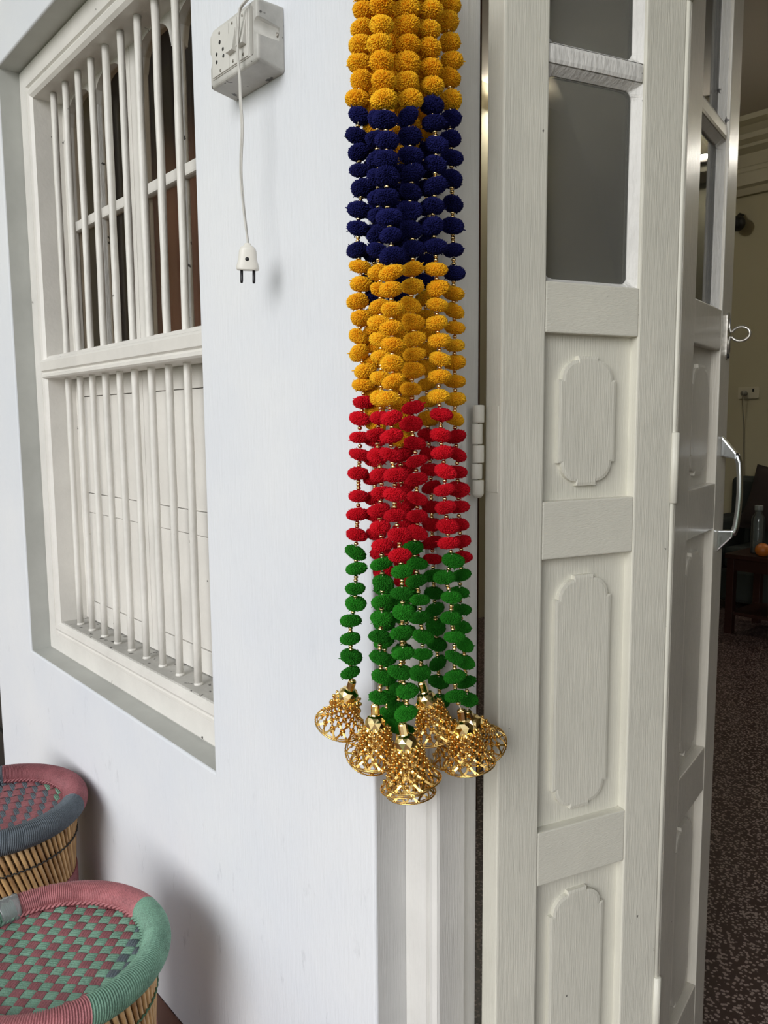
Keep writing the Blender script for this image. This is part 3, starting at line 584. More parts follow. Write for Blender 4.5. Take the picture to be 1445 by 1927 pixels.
STRANDS = {
 'A': (9, [(-0.786,-0.0496,0.5507), (-0.7861,-0.0498,0.5308), (-0.7862,-0.0499,0.5109), (-0.7864,-0.0501,0.4908), (-0.7878,-0.0517,0.4698), (-0.7892,-0.0533,0.4517), (-0.7901,-0.0544,0.4304), (-0.7886,-0.0527,0.4109), (-0.7921,-0.0567,0.3901), (-0.7906,-0.0549,0.3704), (-0.7929,-0.0576,0.3469), (-0.7913,-0.0558,0.3276), (-0.7906,-0.055,0.3064), (-0.7882,-0.0522,0.285), (-0.7918,-0.0564,0.2598), (-0.7924,-0.057,0.2376), (-0.793,-0.0578,0.2114), (-0.791,-0.0554,0.1915), (-0.7903,-0.0546,0.1702), (-0.7935,-0.0583,0.1489), (-0.7906,-0.0549,0.1287), (-0.7933,-0.0582,0.1058), (-0.7926,-0.0573,0.0861), (-0.788,-0.0519,0.0636), (-0.7898,-0.0541,0.0464), (-0.7891,-0.0532,0.0244), (-0.7928,-0.0575,0.0037), (-0.7929,-0.0577,-0.0199), (-0.7926,-0.0573,-0.0422), (-0.7946,-0.0596,-0.0659), (-0.7943,-0.0593,-0.0953), (-0.7954,-0.0606,-0.1187), (-0.7965,-0.0618,-0.145), (-0.7976,-0.0631,-0.1686), (-0.7968,-0.0622,-0.1895), (-0.7984,-0.064,-0.2162), (-0.7981,-0.0637,-0.236), (-0.8023,-0.0686,-0.2586), (-0.803,-0.0694,-0.2828), (-0.8023,-0.0685,-0.3072), (-0.8033,-0.0698,-0.3287)], (-0.8016, -0.0678, -0.3396), (-0.8317, -0.0661, -0.4077)),
 'B': (11, [(-0.7377,-0.0471,0.5685), (-0.7378,-0.0472,0.5495), (-0.7378,-0.0473,0.5304), (-0.7379,-0.0474,0.5112), (-0.7376,-0.047,0.492), (-0.7373,-0.0467,0.4727), (-0.7382,-0.0477,0.4533), (-0.7366,-0.0459,0.4337), (-0.7355,-0.0446,0.4141), (-0.7372,-0.0466,0.3944), (-0.7385,-0.0481,0.3747), (-0.7488,-0.06,0.3528), (-0.7501,-0.0616,0.3312), (-0.7494,-0.0608,0.309), (-0.7491,-0.0604,0.2872), (-0.7497,-0.0611,0.2653), (-0.749,-0.0602,0.2433), (-0.7487,-0.0599,0.2225), (-0.75,-0.0615,0.2034), (-0.7489,-0.0602,0.1779), (-0.7477,-0.0588,0.158), (-0.7487,-0.0599,0.1379), (-0.7484,-0.0596,0.1184), (-0.7481,-0.0592,0.0982), (-0.7482,-0.0593,0.0785), (-0.7483,-0.0595,0.0523), (-0.7484,-0.0596,0.0279), (-0.7494,-0.0607,0.0047), (-0.7521,-0.0638,-0.0167), (-0.7509,-0.0625,-0.0416), (-0.7489,-0.0602,-0.0659), (-0.7481,-0.0593,-0.0877), (-0.7508,-0.0624,-0.1095), (-0.7497,-0.0611,-0.1308), (-0.7485,-0.0597,-0.1543), (-0.749,-0.0603,-0.1772), (-0.7478,-0.0589,-0.2009), (-0.7493,-0.0606,-0.224), (-0.7494,-0.0607,-0.2466), (-0.7508,-0.0624,-0.2706), (-0.751,-0.0626,-0.2976), (-0.7498,-0.0612,-0.3226), (-0.7521,-0.0639,-0.3506)], (-0.7553, -0.0676, -0.3597), (-0.7548, -0.0671, -0.4342)),
 'C': (9, [(-0.7072,-0.0884,0.509), (-0.7073,-0.0885,0.4908), (-0.7074,-0.0886,0.4725), (-0.7075,-0.0887,0.4542), (-0.7079,-0.0892,0.4344), (-0.7096,-0.0911,0.415), (-0.7081,-0.0895,0.3955), (-0.7067,-0.0878,0.3765), (-0.7064,-0.0874,0.3568), (-0.7061,-0.0871,0.3348), (-0.7043,-0.085,0.3126), (-0.7052,-0.086,0.2932), (-0.7045,-0.0852,0.2743), (-0.7054,-0.0862,0.2518), (-0.7039,-0.0845,0.2303), (-0.7024,-0.0828,0.2099), (-0.7013,-0.0815,0.187), (-0.7022,-0.0825,0.1688), (-0.7027,-0.0831,0.1499), (-0.7016,-0.0818,0.1278), (-0.7024,-0.0828,0.1069), (-0.7009,-0.0811,0.0877), (-0.7022,-0.0826,0.0665), (-0.7011,-0.0813,0.0465), (-0.7052,-0.086,0.0264), (-0.7025,-0.0829,0.0043), (-0.7026,-0.083,-0.0173), (-0.7035,-0.084,-0.0389), (-0.6999,-0.0799,-0.0627), (-0.7008,-0.0809,-0.0858), (-0.7005,-0.0806,-0.1104), (-0.6969,-0.0764,-0.1333), (-0.697,-0.0765,-0.1581), (-0.695,-0.0741,-0.1774), (-0.6955,-0.0747,-0.2038), (-0.6943,-0.0734,-0.2265), (-0.696,-0.0754,-0.2525), (-0.6944,-0.0735,-0.2774), (-0.6983,-0.078,-0.3018), (-0.6912,-0.0698,-0.3244), (-0.6926,-0.0714,-0.3524)], (-0.6956, -0.0748, -0.3658), (-0.6869, -0.0647, -0.4391)),
 'D': (9, [(-0.7097,-0.0498,0.5207), (-0.7097,-0.0499,0.502), (-0.7098,-0.05,0.4832), (-0.7098,-0.05,0.4643), (-0.7099,-0.0501,0.4456), (-0.7084,-0.0483,0.4262), (-0.7097,-0.0488,0.407), (-0.7115,-0.0489,0.3874), (-0.7093,-0.0444,0.3682), (-0.7127,-0.0464,0.3494), (-0.7121,-0.0437,0.3281), (-0.7124,-0.0419,0.3073), (-0.7117,-0.0393,0.288), (-0.7144,-0.0403,0.2675), (-0.7162,-0.0404,0.2468), (-0.716,-0.0381,0.2253), (-0.715,-0.0349,0.2036), (-0.7173,-0.0354,0.1805), (-0.7187,-0.0351,0.1603), (-0.7205,-0.0353,0.1388), (-0.7198,-0.0326,0.1189), (-0.7195,-0.0303,0.0982), (-0.7207,-0.0301,0.08), (-0.7224,-0.0304,0.0616), (-0.7251,-0.0315,0.0392), (-0.7244,-0.0287,0.0167), (-0.727,-0.03,-0.0034), (-0.7251,-0.0256,-0.027), (-0.7248,-0.0233,-0.0494), (-0.7257,-0.0225,-0.072), (-0.7259,-0.0206,-0.0961), (-0.7268,-0.0198,-0.1183), (-0.7273,-0.0186,-0.1394), (-0.732,-0.0225,-0.1592), (-0.7294,-0.0177,-0.1792), (-0.7312,-0.0179,-0.202), (-0.7291,-0.0134,-0.2272), (-0.7301,-0.0126,-0.2504), (-0.7284,-0.0086,-0.276), (-0.7302,-0.0089,-0.2996), (-0.7326,-0.0105,-0.3246)], (-0.732, -0.0083, -0.3378), (-0.7207, 0.0088, -0.4094)),
 'E': (8, [(-0.7083,-0.0129,0.5318), (-0.7083,-0.013,0.5126), (-0.7083,-0.013,0.4934), (-0.7083,-0.013,0.474), (-0.7099,-0.0149,0.452), (-0.7096,-0.0144,0.4321), (-0.7083,-0.013,0.4098), (-0.7075,-0.0121,0.3903), (-0.7076,-0.0121,0.3684), (-0.7063,-0.0107,0.3487), (-0.7039,-0.0078,0.3247), (-0.7051,-0.0093,0.3018), (-0.7051,-0.0093,0.2776), (-0.7068,-0.0112,0.2545), (-0.7076,-0.0122,0.2306), (-0.7047,-0.0088,0.2078), (-0.7047,-0.0088,0.1811), (-0.7035,-0.0073,0.1593), (-0.7035,-0.0073,0.1393), (-0.7043,-0.0083,0.1179), (-0.7022,-0.0059,0.097), (-0.7014,-0.0049,0.0748), (-0.7018,-0.0054,0.0537), (-0.703,-0.0068,0.0306), (-0.7005,-0.0039,0.008), (-0.7009,-0.0044,-0.0173), (-0.6996,-0.0029,-0.0389), (-0.697,0.0001,-0.0619), (-0.6979,-0.0008,-0.0849), (-0.697,0.0002,-0.1068), (-0.6952,0.0022,-0.1301), (-0.6944,0.0032,-0.1516), (-0.6904,0.0078,-0.1738), (-0.6978,-0.0007,-0.1947), (-0.6917,0.0064,-0.2206), (-0.6925,0.0054,-0.2473), (-0.6894,0.009,-0.272), (-0.6894,0.0091,-0.2983), (-0.6889,0.0096,-0.3234), (-0.6884,0.0102,-0.3493)], (-0.6835, 0.0159, -0.3676), (-0.6804, 0.0279, -0.4411)),
 'F': (9, [(-0.726,0.0354,0.5601), (-0.726,0.0355,0.5401), (-0.726,0.0355,0.52), (-0.726,0.0355,0.4997), (-0.7276,0.0336,0.4816), (-0.7259,0.0356,0.4578), (-0.7242,0.0376,0.4369), (-0.7259,0.0356,0.4173), (-0.725,0.0367,0.3913), (-0.7254,0.0362,0.3689), (-0.7253,0.0362,0.3457), (-0.724,0.0378,0.3237), (-0.7244,0.0373,0.2978), (-0.7231,0.0388,0.2685), (-0.7235,0.0384,0.2422), (-0.7226,0.0394,0.2126), (-0.7221,0.04,0.1847), (-0.7225,0.0395,0.1599), (-0.722,0.0401,0.1383), (-0.7211,0.0411,0.1172), (-0.7215,0.0407,0.0953), (-0.7215,0.0407,0.074), (-0.721,0.0413,0.05), (-0.7205,0.0418,0.0278), (-0.7214,0.0409,0.0028), (-0.7204,0.0419,-0.0203), (-0.7191,0.0435,-0.0428), (-0.719,0.0436,-0.0655), (-0.7181,0.0447,-0.0882), (-0.7176,0.0453,-0.1111), (-0.7171,0.0458,-0.1341), (-0.7157,0.0475,-0.1565), (-0.7147,0.0486,-0.1776), (-0.7156,0.0476,-0.2016), (-0.7169,0.0461,-0.2243), (-0.7155,0.0477,-0.2472), (-0.715,0.0483,-0.2709), (-0.7126,0.051,-0.294), (-0.7121,0.0516,-0.3179), (-0.7106,0.0533,-0.3463), (-0.7092,0.055,-0.3697)], (-0.7091, 0.0551, -0.3874), (-0.7198, 0.0968, -0.4483)),
 'G': (12, [(-0.7785,0.0358,0.597), (-0.7785,0.0357,0.5763), (-0.7786,0.0357,0.5554), (-0.7786,0.0357,0.5345), (-0.7784,0.0358,0.5139), (-0.7782,0.0361,0.4932), (-0.7779,0.0364,0.4725), (-0.7777,0.0367,0.4516), (-0.7774,0.037,0.4307), (-0.7771,0.0373,0.4096), (-0.7769,0.0376,0.3885), (-0.7766,0.0379,0.3672), (-0.7756,0.0391,0.3444), (-0.7746,0.0403,0.3216), (-0.7736,0.0415,0.2987), (-0.7726,0.0426,0.2757), (-0.7726,0.0426,0.2527), (-0.7732,0.042,0.2294), (-0.7737,0.0413,0.2061), (-0.7743,0.0407,0.1827), (-0.7745,0.0404,0.1596), (-0.7743,0.0407,0.1376), (-0.7741,0.0409,0.1154), (-0.7738,0.0412,0.0932), (-0.7736,0.0415,0.0709), (-0.7734,0.0418,0.0484), (-0.7731,0.042,0.0258), (-0.7727,0.0425,0.0032), (-0.7719,0.0434,-0.0187), (-0.771,0.0445,-0.0421), (-0.7702,0.0454,-0.0649), (-0.7696,0.0461,-0.0885), (-0.7693,0.0465,-0.1152), (-0.769,0.0469,-0.139), (-0.7687,0.0472,-0.1638), (-0.7684,0.0476,-0.1864), (-0.7677,0.0483,-0.2092), (-0.7671,0.049,-0.2335), (-0.7665,0.0498,-0.2565), (-0.7656,0.0508,-0.2804), (-0.7647,0.0518,-0.3051), (-0.7637,0.053,-0.3322), (-0.7627,0.0541,-0.3587), (-0.7617,0.0553,-0.3861)], (-0.7608, 0.0564, -0.3999), (-0.7587, 0.0809, -0.4702)),
 'H': (13, [(-0.7606,-0.0201,0.5828), (-0.7607,-0.0202,0.5631), (-0.7608,-0.0203,0.5433), (-0.7609,-0.0204,0.5234), (-0.7609,-0.0205,0.5017), (-0.7609,-0.0204,0.4799), (-0.7608,-0.0203,0.458), (-0.7607,-0.0202,0.436), (-0.7606,-0.0202,0.4139), (-0.7606,-0.0201,0.3916), (-0.7605,-0.02,0.3692), (-0.7604,-0.0199,0.3468), (-0.7604,-0.0198,0.3241), (-0.7602,-0.0196,0.3023), (-0.76,-0.0194,0.2813), (-0.7598,-0.0191,0.2603), (-0.7595,-0.0189,0.2392), (-0.7593,-0.0186,0.218), (-0.7591,-0.0184,0.1966), (-0.7591,-0.0184,0.1752), (-0.7592,-0.0185,0.1537), (-0.7593,-0.0186,0.1316), (-0.7594,-0.0187,0.1099), (-0.7594,-0.0187,0.0882), (-0.7595,-0.0188,0.0663), (-0.7596,-0.0189,0.0443), (-0.7597,-0.019,0.0222), (-0.7597,-0.0191,0.0), (-0.7595,-0.0188,-0.0223), (-0.7592,-0.0185,-0.0439), (-0.7589,-0.0182,-0.0667), (-0.7586,-0.0178,-0.0897), (-0.7584,-0.0175,-0.1127), (-0.758,-0.0171,-0.1359), (-0.7576,-0.0166,-0.1592), (-0.757,-0.0159,-0.1826), (-0.7565,-0.0153,-0.2061), (-0.7592,-0.0185,-0.2293), (-0.7601,-0.0196,-0.2535), (-0.7595,-0.0188,-0.2778), (-0.7588,-0.018,-0.3022), (-0.7596,-0.0189,-0.3268), (-0.7611,-0.0207,-0.3515), (-0.7627,-0.0226,-0.3763), (-0.7643,-0.0244,-0.4012)], (-0.7611, -0.0207, -0.4122), (-0.7558, -0.0145, -0.4863)),
 'I': (12, [(-0.7911,-0.0325,0.5857), (-0.7912,-0.0327,0.5656), (-0.7913,-0.0328,0.5455), (-0.7914,-0.033,0.5253), (-0.7915,-0.033,0.5052), (-0.7913,-0.0328,0.485), (-0.7912,-0.0326,0.4647), (-0.791,-0.0325,0.4444), (-0.7909,-0.0323,0.4239), (-0.7907,-0.0321,0.4033), (-0.7905,-0.0319,0.3827), (-0.7904,-0.0317,0.3619), (-0.7904,-0.0317,0.3418), (-0.7905,-0.0319,0.3157), (-0.7907,-0.0321,0.2895), (-0.7908,-0.0323,0.2632), (-0.791,-0.0324,0.2367), (-0.7912,-0.0326,0.21), (-0.7914,-0.0329,0.1832), (-0.7917,-0.0333,0.1562), (-0.792,-0.0336,0.1351), (-0.7922,-0.0339,0.1154), (-0.7925,-0.0342,0.0956), (-0.7927,-0.0345,0.0757), (-0.7927,-0.0344,0.0558), (-0.7921,-0.0338,0.0358), (-0.7916,-0.0331,0.0156), (-0.7911,-0.0325,-0.0046), (-0.7914,-0.0329,-0.0251), (-0.7918,-0.0333,-0.0491), (-0.7922,-0.0338,-0.0733), (-0.7925,-0.0342,-0.0976), (-0.7929,-0.0347,-0.122), (-0.7918,-0.0333,-0.1466), (-0.7885,-0.0296,-0.1713), (-0.7853,-0.0258,-0.1961), (-0.7854,-0.0259,-0.2182), (-0.7855,-0.0261,-0.2427), (-0.7856,-0.0262,-0.2673), (-0.7854,-0.0259,-0.292), (-0.7841,-0.0244,-0.3168), (-0.7828,-0.0229,-0.3418), (-0.7825,-0.0225,-0.3669), (-0.7844,-0.0247,-0.3921)], (-0.7863, -0.027, -0.4047), (-0.8308, -0.0169, -0.4637)),
 'K': (12, [(-0.7798,0.0189,0.5964), (-0.7798,0.0189,0.5759), (-0.7799,0.0188,0.5553), (-0.7799,0.0188,0.5345), (-0.78,0.0186,0.512), (-0.7802,0.0185,0.4894), (-0.7804,0.0183,0.4666), (-0.7805,0.0181,0.4437), (-0.7807,0.0179,0.4207), (-0.7809,0.0177,0.3976), (-0.781,0.0175,0.3744), (-0.7812,0.0173,0.351), (-0.7814,0.0171,0.3283), (-0.7819,0.0165,0.3057), (-0.7823,0.016,0.283), (-0.7828,0.0154,0.2602), (-0.7833,0.0149,0.2373), (-0.7838,0.0143,0.2142), (-0.7843,0.0137,0.191), (-0.7847,0.0132,0.1677), (-0.7852,0.0126,0.1448), (-0.7856,0.0122,0.1222), (-0.7858,0.012,0.0996), (-0.786,0.0117,0.0768), (-0.7862,0.0114,0.0539), (-0.7865,0.0112,0.0309), (-0.7867,0.0109,0.0078), (-0.7865,0.0111,-0.0155), (-0.7859,0.0119,-0.0386), (-0.7852,0.0126,-0.062), (-0.7846,0.0134,-0.0855), (-0.7839,0.0141,-0.1091), (-0.7833,0.0149,-0.1329), (-0.7826,0.0156,-0.1567), (-0.782,0.0164,-0.1807), (-0.7813,0.0172,-0.2048), (-0.7815,0.0169,-0.2289), (-0.7832,0.015,-0.2564), (-0.7849,0.013,-0.284), (-0.7867,0.0109,-0.3118), (-0.7876,0.0098,-0.3397), (-0.7872,0.0104,-0.3679), (-0.7867,0.0109,-0.3962), (-0.7862,0.0115,-0.4246)], (-0.7848, 0.0131, -0.4399), (-0.7809, 0.0176, -0.5142)),
}

# ================================================================ GARLANDS
def pompom_mesh(seed, tight=False):
    """yarn pompom: core plus ~900 cut yarn ends; unit radius 1 across, .76 high"""
    r = random.Random(seed); mb = MB(); H = .68
    mb.sphere((0,0,0), .76, 14, 8, (1, 1, H))
    lump = [(Vector((r.gauss(0,1), r.gauss(0,1), r.gauss(0,1))).normalized(), r.uniform(-.10, .08)) for _ in range(7)]
    Nn = 950; ga = pi*(3-5**.5)
    for i in range(Nn):
        z = 1-2*(i+.5)/Nn; rr = math.sqrt(1-z*z); a = ga*i + r.uniform(-.05, .05)
        d = Vector((rr*cos(a), rr*sin(a), z)); d = (d + Vector((r.gauss(0,.05), r.gauss(0,.05), r.gauss(0,.05)))).normalized()
        L = 1.0 + r.uniform(-.05, .03) + sum(w*max(0, d.dot(q))**6 for q, w in lump)
        if r.random() < .007: L += r.uniform(.08, .26)
        L *= 1 - .10*abs(d.z)**6
        p0 = Vector((d.x*.68, d.y*.68, d.z*.68*H)); p1 = Vector((d.x*L, d.y*L, d.z*L*H)) + Vector((r.gauss(0,.02), r.gauss(0,.02), r.gauss(0,.02)))
        ax = (p1-p0).normalized(); u = ax.orthogonal().normalized(); v = ax.cross(u); ph = r.uniform(0, 6.28)
        w0, w1 = .050, r.uniform(.040, .058); vs = []
        for pp, w in ((p0, w0), (p0.lerp(p1, .8), w1*1.1), (p1, w1*.55)):
            for k in range(3):
                aa = ph+2*pi*k/3; vs.append(pp + (u*cos(aa)+v*sin(aa))*w)
        fs = []
        for q in (0, 3):
            for k in range(3): fs.append((q+k, q+(k+1) % 3, q+3+(k+1) % 3, q+3+k))
        fs.append((6, 7, 8)); mb.add(vs, fs, True)
    return mb.mesh('pompom', fix=False)
POM = [pompom_mesh(s) for s in (11, 12, 13, 14, 15)]
for me in POM: me.materials.append(YELLOW)
bead_me = MB().sphere((0,0,0), 1, 14, 9, (1, 1, .92)).mesh('bead'); bead_me.materials.append(BEADG)
YARN = {'y': YELLOW, 'b': BLUE, 'r': RED, 'g': GREEN}

# ---- filigree bell: mesh data for each part, axis along -z, neck top at the origin
def bell_parts():
    out = {}
    n = MB()
    n.lathe([(.0020, .0008), (.0050, .0004), (.0056, -.001), (.0056, -.0125), (.0064, -.0146)], 9, smooth=False)
    n.lathe([(.0030, .0020), (.0036, .0010), (.0030, -.001)], 12); out['neck'] = (n.mesh('neck'), GOLDSM)
    d = MB(); vs = []; fs = []; prof = [(.0056, -.0136), (.0098, -.0156), (.0132, -.0205), (.0142, -.0280), (.0136, -.0296)]; nd = 9
    for i, (r, z) in enumerate(prof):
        for k in range(nd): a = 2*pi*(k+.5*(i % 2))/nd; vs.append((r*cos(a), r*sin(a), z))
    for i in range(len(prof)-1):
        for k in range(nd):
            e, f = i*nd, (i+1)*nd
            if i % 2 == 0: fs += [(e+k, e+(k+1) % nd, f+k), (e+(k+1) % nd, f+(k+1) % nd, f+k)]
            else: fs += [(e+k, f+(k+1) % nd, f+k), (e+k, e+(k+1) % nd, f+(k+1) % nd)]
    d.add(vs, fs); out['dome'] = (d.mesh('dome'), GOLDSM)
    rows = [(-.0285, .0143), (-.0330, .0160), (-.0382, .0170), (-.0440, .0178), (-.0503, .0189), (-.0570, .0211), (-.0650, .0258), (-.0745, .0338)]
    NC = 12; net = MB(); st = MB()
    def P(i, j, dr=0.0):
        z, r = rows[i]; a = 2*pi*(j + .5*(i % 2))/NC; return Vector(((r+dr)*cos(a), (r+dr)*sin(a), z))
    def ribbon(p, q, w0, w1, t=.0007):
        ax = (q-p).normalized(); rad = Vector((p.x+q.x, p.y+q.y, 0)).normalized(); sd = ax.cross(rad).normalized()
        vs = []
        for c, w in ((p, w0), (q, w1)):
            for s1, s2 in ((-1,-1), (1,-1), (1,1), (-1,1)): vs.append(c + sd*w*s1*.5 + rad*t*s2)
        net.add(vs, [(0,3,2,1), (4,5,6,7), (0,1,5,4), (1,2,6,5), (2,3,7,6), (3,0,4,7)])
    for i in range(len(rows)-1):
        for j in range(NC):
            p = P(i, j)
            for dj in ((0, -1) if i % 2 == 0 else (1, 0)):
                q = P(i+1, j+dj); mid = (p+q)/2 * 1.0; bow = Vector((mid.x, mid.y, 0)).normalized()*.0012
                ribbon(p, mid+bow, .0030, .0022); ribbon(mid+bow, q, .0022, .0046)
    for i in range(1, len(rows)-1):
        for j in range(NC):       # scale-like web under every node, with its ball
            q = P(i, j); zz, r = rows[i]; rad = Vector((q.x, q.y, 0)).normalized(); tg = Vector((-rad.y, rad.x, 0))
            hgt = (rows[i][0]-rows[i+1][0])*.80; w = .0028 + .0016*(i/len(rows))
            vs = [q+tg*w+Vector((0,0,hgt*.25)), q+tg*w*.9-Vector((0,0,hgt*.35)), q-Vector((0,0,hgt)), q-tg*w*.9-Vector((0,0,hgt*.35)), q-tg*w+Vector((0,0,hgt*.25))]
            vs = [v+rad*.0003 for v in vs] + [v+rad*.0016 for v in vs]; m5 = 5
            net.add(vs, [(4,3,2,1,0), (5,6,7,8,9)] + [(k, (k+1) % 5, 5+(k+1) % 5, 5+k) for k in range(5)])
            st.sphere(q+rad*.0026+Vector((0,0,hgt*.25)), .0019 if i > 2 else .0021, 9, 6)
    for j in range(NC*2):
        a = 2*pi*j/(NC*2); st.sphere((.0150*cos(a), .0150*sin(a), -.0303), .0014, 7, 5)
    out['filigree'] = (net.mesh('filigree'), GOLD); out['bead_studs'] = (st.mesh('bead_studs'), GOLD)
    z, r = rows[-1]; rm = MB()
    rm.tube([((r+.0006*(k % 2))*cos(2*pi*k/96), (r+.0006*(k % 2))*sin(2*pi*k/96), z) for k in range(96)], .00115, 7, closed=True)
    rm.tube([((r-.0022)*cos(2*pi*k/48), (r-.0022)*sin(2*pi*k/48), z+.0010) for k in range(48)], .0008, 6, closed=True)
    out['rim'] = (rm.mesh('rim'), GOLD)
    for me, mt in out.values(): me.materials.append(mt)
    return out
BELL = bell_parts()
GLABEL = {
 'A': 'leftmost pompom garland, hanging alone, its gold bell farthest left',
 'B': 'pompom garland second from the left, its gold bell below the wall corner',
 'C': 'front centre pompom garland whose gold bell hangs lowest in front of the others',
 'D': 'pompom garland right of centre with bell hanging high behind the lowest front bell',
 'E': 'front right pompom garland with bell overlapping the dark hinge gap',
 'F': 'rightmost pompom garland half hidden behind the front right one',
 'G': 'shaded pompom garland behind the right of centre, bell half covered by two others',
 'H': 'pompom garland directly behind the front centre one, bell under the lowest front bell',
 'I': 'hidden pompom garland behind the second from left, bell rim peeking out left of it',
 'K': 'rearmost pompom garland, mostly covered, with the lowest flat gold rim of all'}
for key, (n_top, pts, neck, rim) in STRANDS.items():
    cols = 'y'*n_top + 'b'*8 + 'y'*8 + 'r'*8 + 'g'*8
    top = Vector((pts[0][0], pts[0][1], .98)); root = empty('garland', top)
    tag(root, GLABEL[key], 'garland', 'pompom door garlands')
    inv = parent_inv(root)
    def put(me, name, loc, mat=None, rot=None, sc=None):
        o = bpy.data.objects.new(name, me); COL.objects.link(o); o.parent = root; o.matrix_parent_inverse = inv
        o.location = loc
        if rot: o.rotation_euler = rot
        if sc: o.scale = sc
        if mat: o.material_slots[0].link = 'OBJECT'; o.material_slots[0].material = mat
        return o
    P = [Vector(p) for p in pts]; nk = Vector(neck)
    s = MB(); s.tube([top] + [P[0]+Vector((0,0,.03))] + P + [nk], .0011, 5); s.build('string', THREAD, root)
    for i, (p, c) in enumerate(zip(P, cols)):
        gap = min((P[i-1]-p).length if i else .03, (P[i+1]-p).length if i+1 < len(P) else .03)
        R0 = .0142*rnd.uniform(.96, 1.05); tilt = .22
        sec = 0 if i < n_top else 1 + (i-n_top)//8
        hh = R0*rnd.uniform(.95, 1.10)*(1.12, 1.02, .94, .90, .88)[sec]
        put(POM[rnd.randrange(5)], 'pompom', p, YARN[c], (rnd.gauss(0, tilt), rnd.gauss(0, tilt), rnd.uniform(0, 6.28)), (R0*rnd.uniform(.96, 1.04), R0*rnd.uniform(.96, 1.04), hh))
        q = P[i+1] if i+1 < len(P) else nk
        dist = (q-p).length; free = dist - 2*.0098; nb = 1 if free < .0042 else 2 if free < .0085 else 3
        for b in range(nb):
            f = .5 + (b-(nb-1)/2)*.0046/dist
            if i+1 == len(P): f = min(f, .55)
            put(bead_me, 'bead', p.lerp(q, f), None, None, (.0030,)*3)
    ax = (Vector(rim)-nk).normalized(); bl = bpy.data.objects.new('bell', BELL['dome'][0]); COL.objects.link(bl)
    bl.parent = root; bl.matrix_parent_inverse = inv
    q = (-ax).to_track_quat('Z', 'Y'); bl.rotation_mode = 'QUATERNION'; bl.rotation_quaternion = q; bl.location = nk
    bl['label'] = 'gold filigree bell'
    for nm in ('neck', 'filigree', 'bead_studs', 'rim'):
        o = bpy.data.objects.new(nm, BELL[nm][0]); COL.objects.link(o); o.parent = bl
        if nm in ('filigree', 'bead_studs'): o['kind'] = 'stuff'
# a rail over the doorway from which the strings hang (above the frame of the picture)
rl = MB(); rl.tube([(-.86, .0, .98), (-.64, .0, .98)], .006, 10)
for x in (-.86, -.65): rl.tube([(x, 0, .98), (x, .06, 1.03)], .005, 8)
rl = rl.build('hanging_rail', BLACKM); tag(rl, 'thin dark rail above the doorway holding the garlands', 'rail')

# ================================================================ SWITCH BOX AND PLUG
SBX = empty('switch_box', (-1.10, 0, .55)); tag(SBX, 'grubby white wall switch box with socket and two switches', 'switch box')
def box_body():
    # back (wall) 0, front -.05; drafted sides
    b = dict(x0=-1.178, x1=-1.028, z0=.512, z1=.602); f = dict(x0=-1.1615, x1=-1.0185-.004, z0=.5135, z1=.5975)
    b = dict(x0=-1.170, x1=-1.0295, z0=.510, z1=.602)
    bm = bmesh.new()
    def ring(d, y, c): return [bm.verts.new(p) for p in ((d['x0'], y, d['z0']), (d['x1'], y, d['z0']), (d['x1'], y, d['z1']), (d['x0']+c, y, d['z1']), (d['x0'], y, d['z1']-c*.7))]
    B = ring(b, -.001, .012); Fr = ring(f, -.050, .012)
    bm.faces.new(B); bm.faces.new(list(reversed(Fr)))
    for i in range(5): j = (i+1) % 5; bm.faces.new((B[j], B[i], Fr[i], Fr[j]))
    bmesh.ops.recalc_face_normals(bm, faces=bm.faces)
    es = [e for e in bm.edges if all(abs(v.co.y+.05) < .001 for v in e.verts) or abs(e.verts[0].co.y-e.verts[1].co.y) > .02]
    bmesh.ops.bevel(bm, geom=es, offset=.005, segments=4, profile=.5, affect='EDGES')
    me = bpy.data.meshes.new('box_body'); bm.to_mesh(me); bm.free(); o = link('box_body', me, PLASTIC, SBX)
    cut = []
    for x, r, y1 in ((-1.0205, .0125, -.009), (-1.1665, .0135, -.009)):
        c = MB().lathe([(r, -.08), (r, y1)], 28, Matrix.Translation((x, 0, .5605 if x > -1.1 else .5535)) @ Matrix.Rotation(-pi/2, 4, 'X'))
        cut.append(c.build('cutter', None))
    for c in cut:
        m = o.modifiers.new('notch', 'BOOLEAN'); m.object = c; m.operation = 'DIFFERENCE'; m.solver = 'EXACT'
    dg = bpy.context.evaluated_depsgraph_get(); dg.update()
    me2 = bpy.data.meshes.new_from_object(o.evaluated_get(dg)); o.modifiers.clear(); o.data = me2
    for c in cut: bpy.data.objects.remove(c)
    return o
box_body()
yf = -.0502
MB().prism([(-1.1505, .5235), (-1.043, .5235), (-1.043, .5905), (-1.1505, .5905)], yf-.0012, yf+.003).build('front_plate', PLATEP, SBX, .0008)
sp = MB().prism([(-1.148, .525), (-1.0985, .525), (-1.0985, .589), (-1.148, .589)], yf-.0030, yf).build('socket', PLATEP, SBX, .0008)
def disc(mb, x, z, r, y, d): mb.lathe([(0, 0), (r, 0), (r, d), (0, d)], 16, Matrix.Translation((x, y, z)) @ Matrix.Rotation(pi/2, 4, 'X'))
for x, z, r in ((-1.1235, .5695, .0030), (-1.1145, .557, .0028), (-1.1138, .547, .0028), (-1.1335, .5555, .0028), (-1.1340, .5445, .0028)):
    h = MB(); disc(h, x, z, r, yf-.0028, .0004); h.build('pin_hole', DARKHOLE, sp)
for x, z in ((-1.1235, .5825), (-1.1235, .5295)):
    h = MB(); disc(h, x, z, .0021, yf-.0028, .0006); h.build('screw', SCREW, sp)
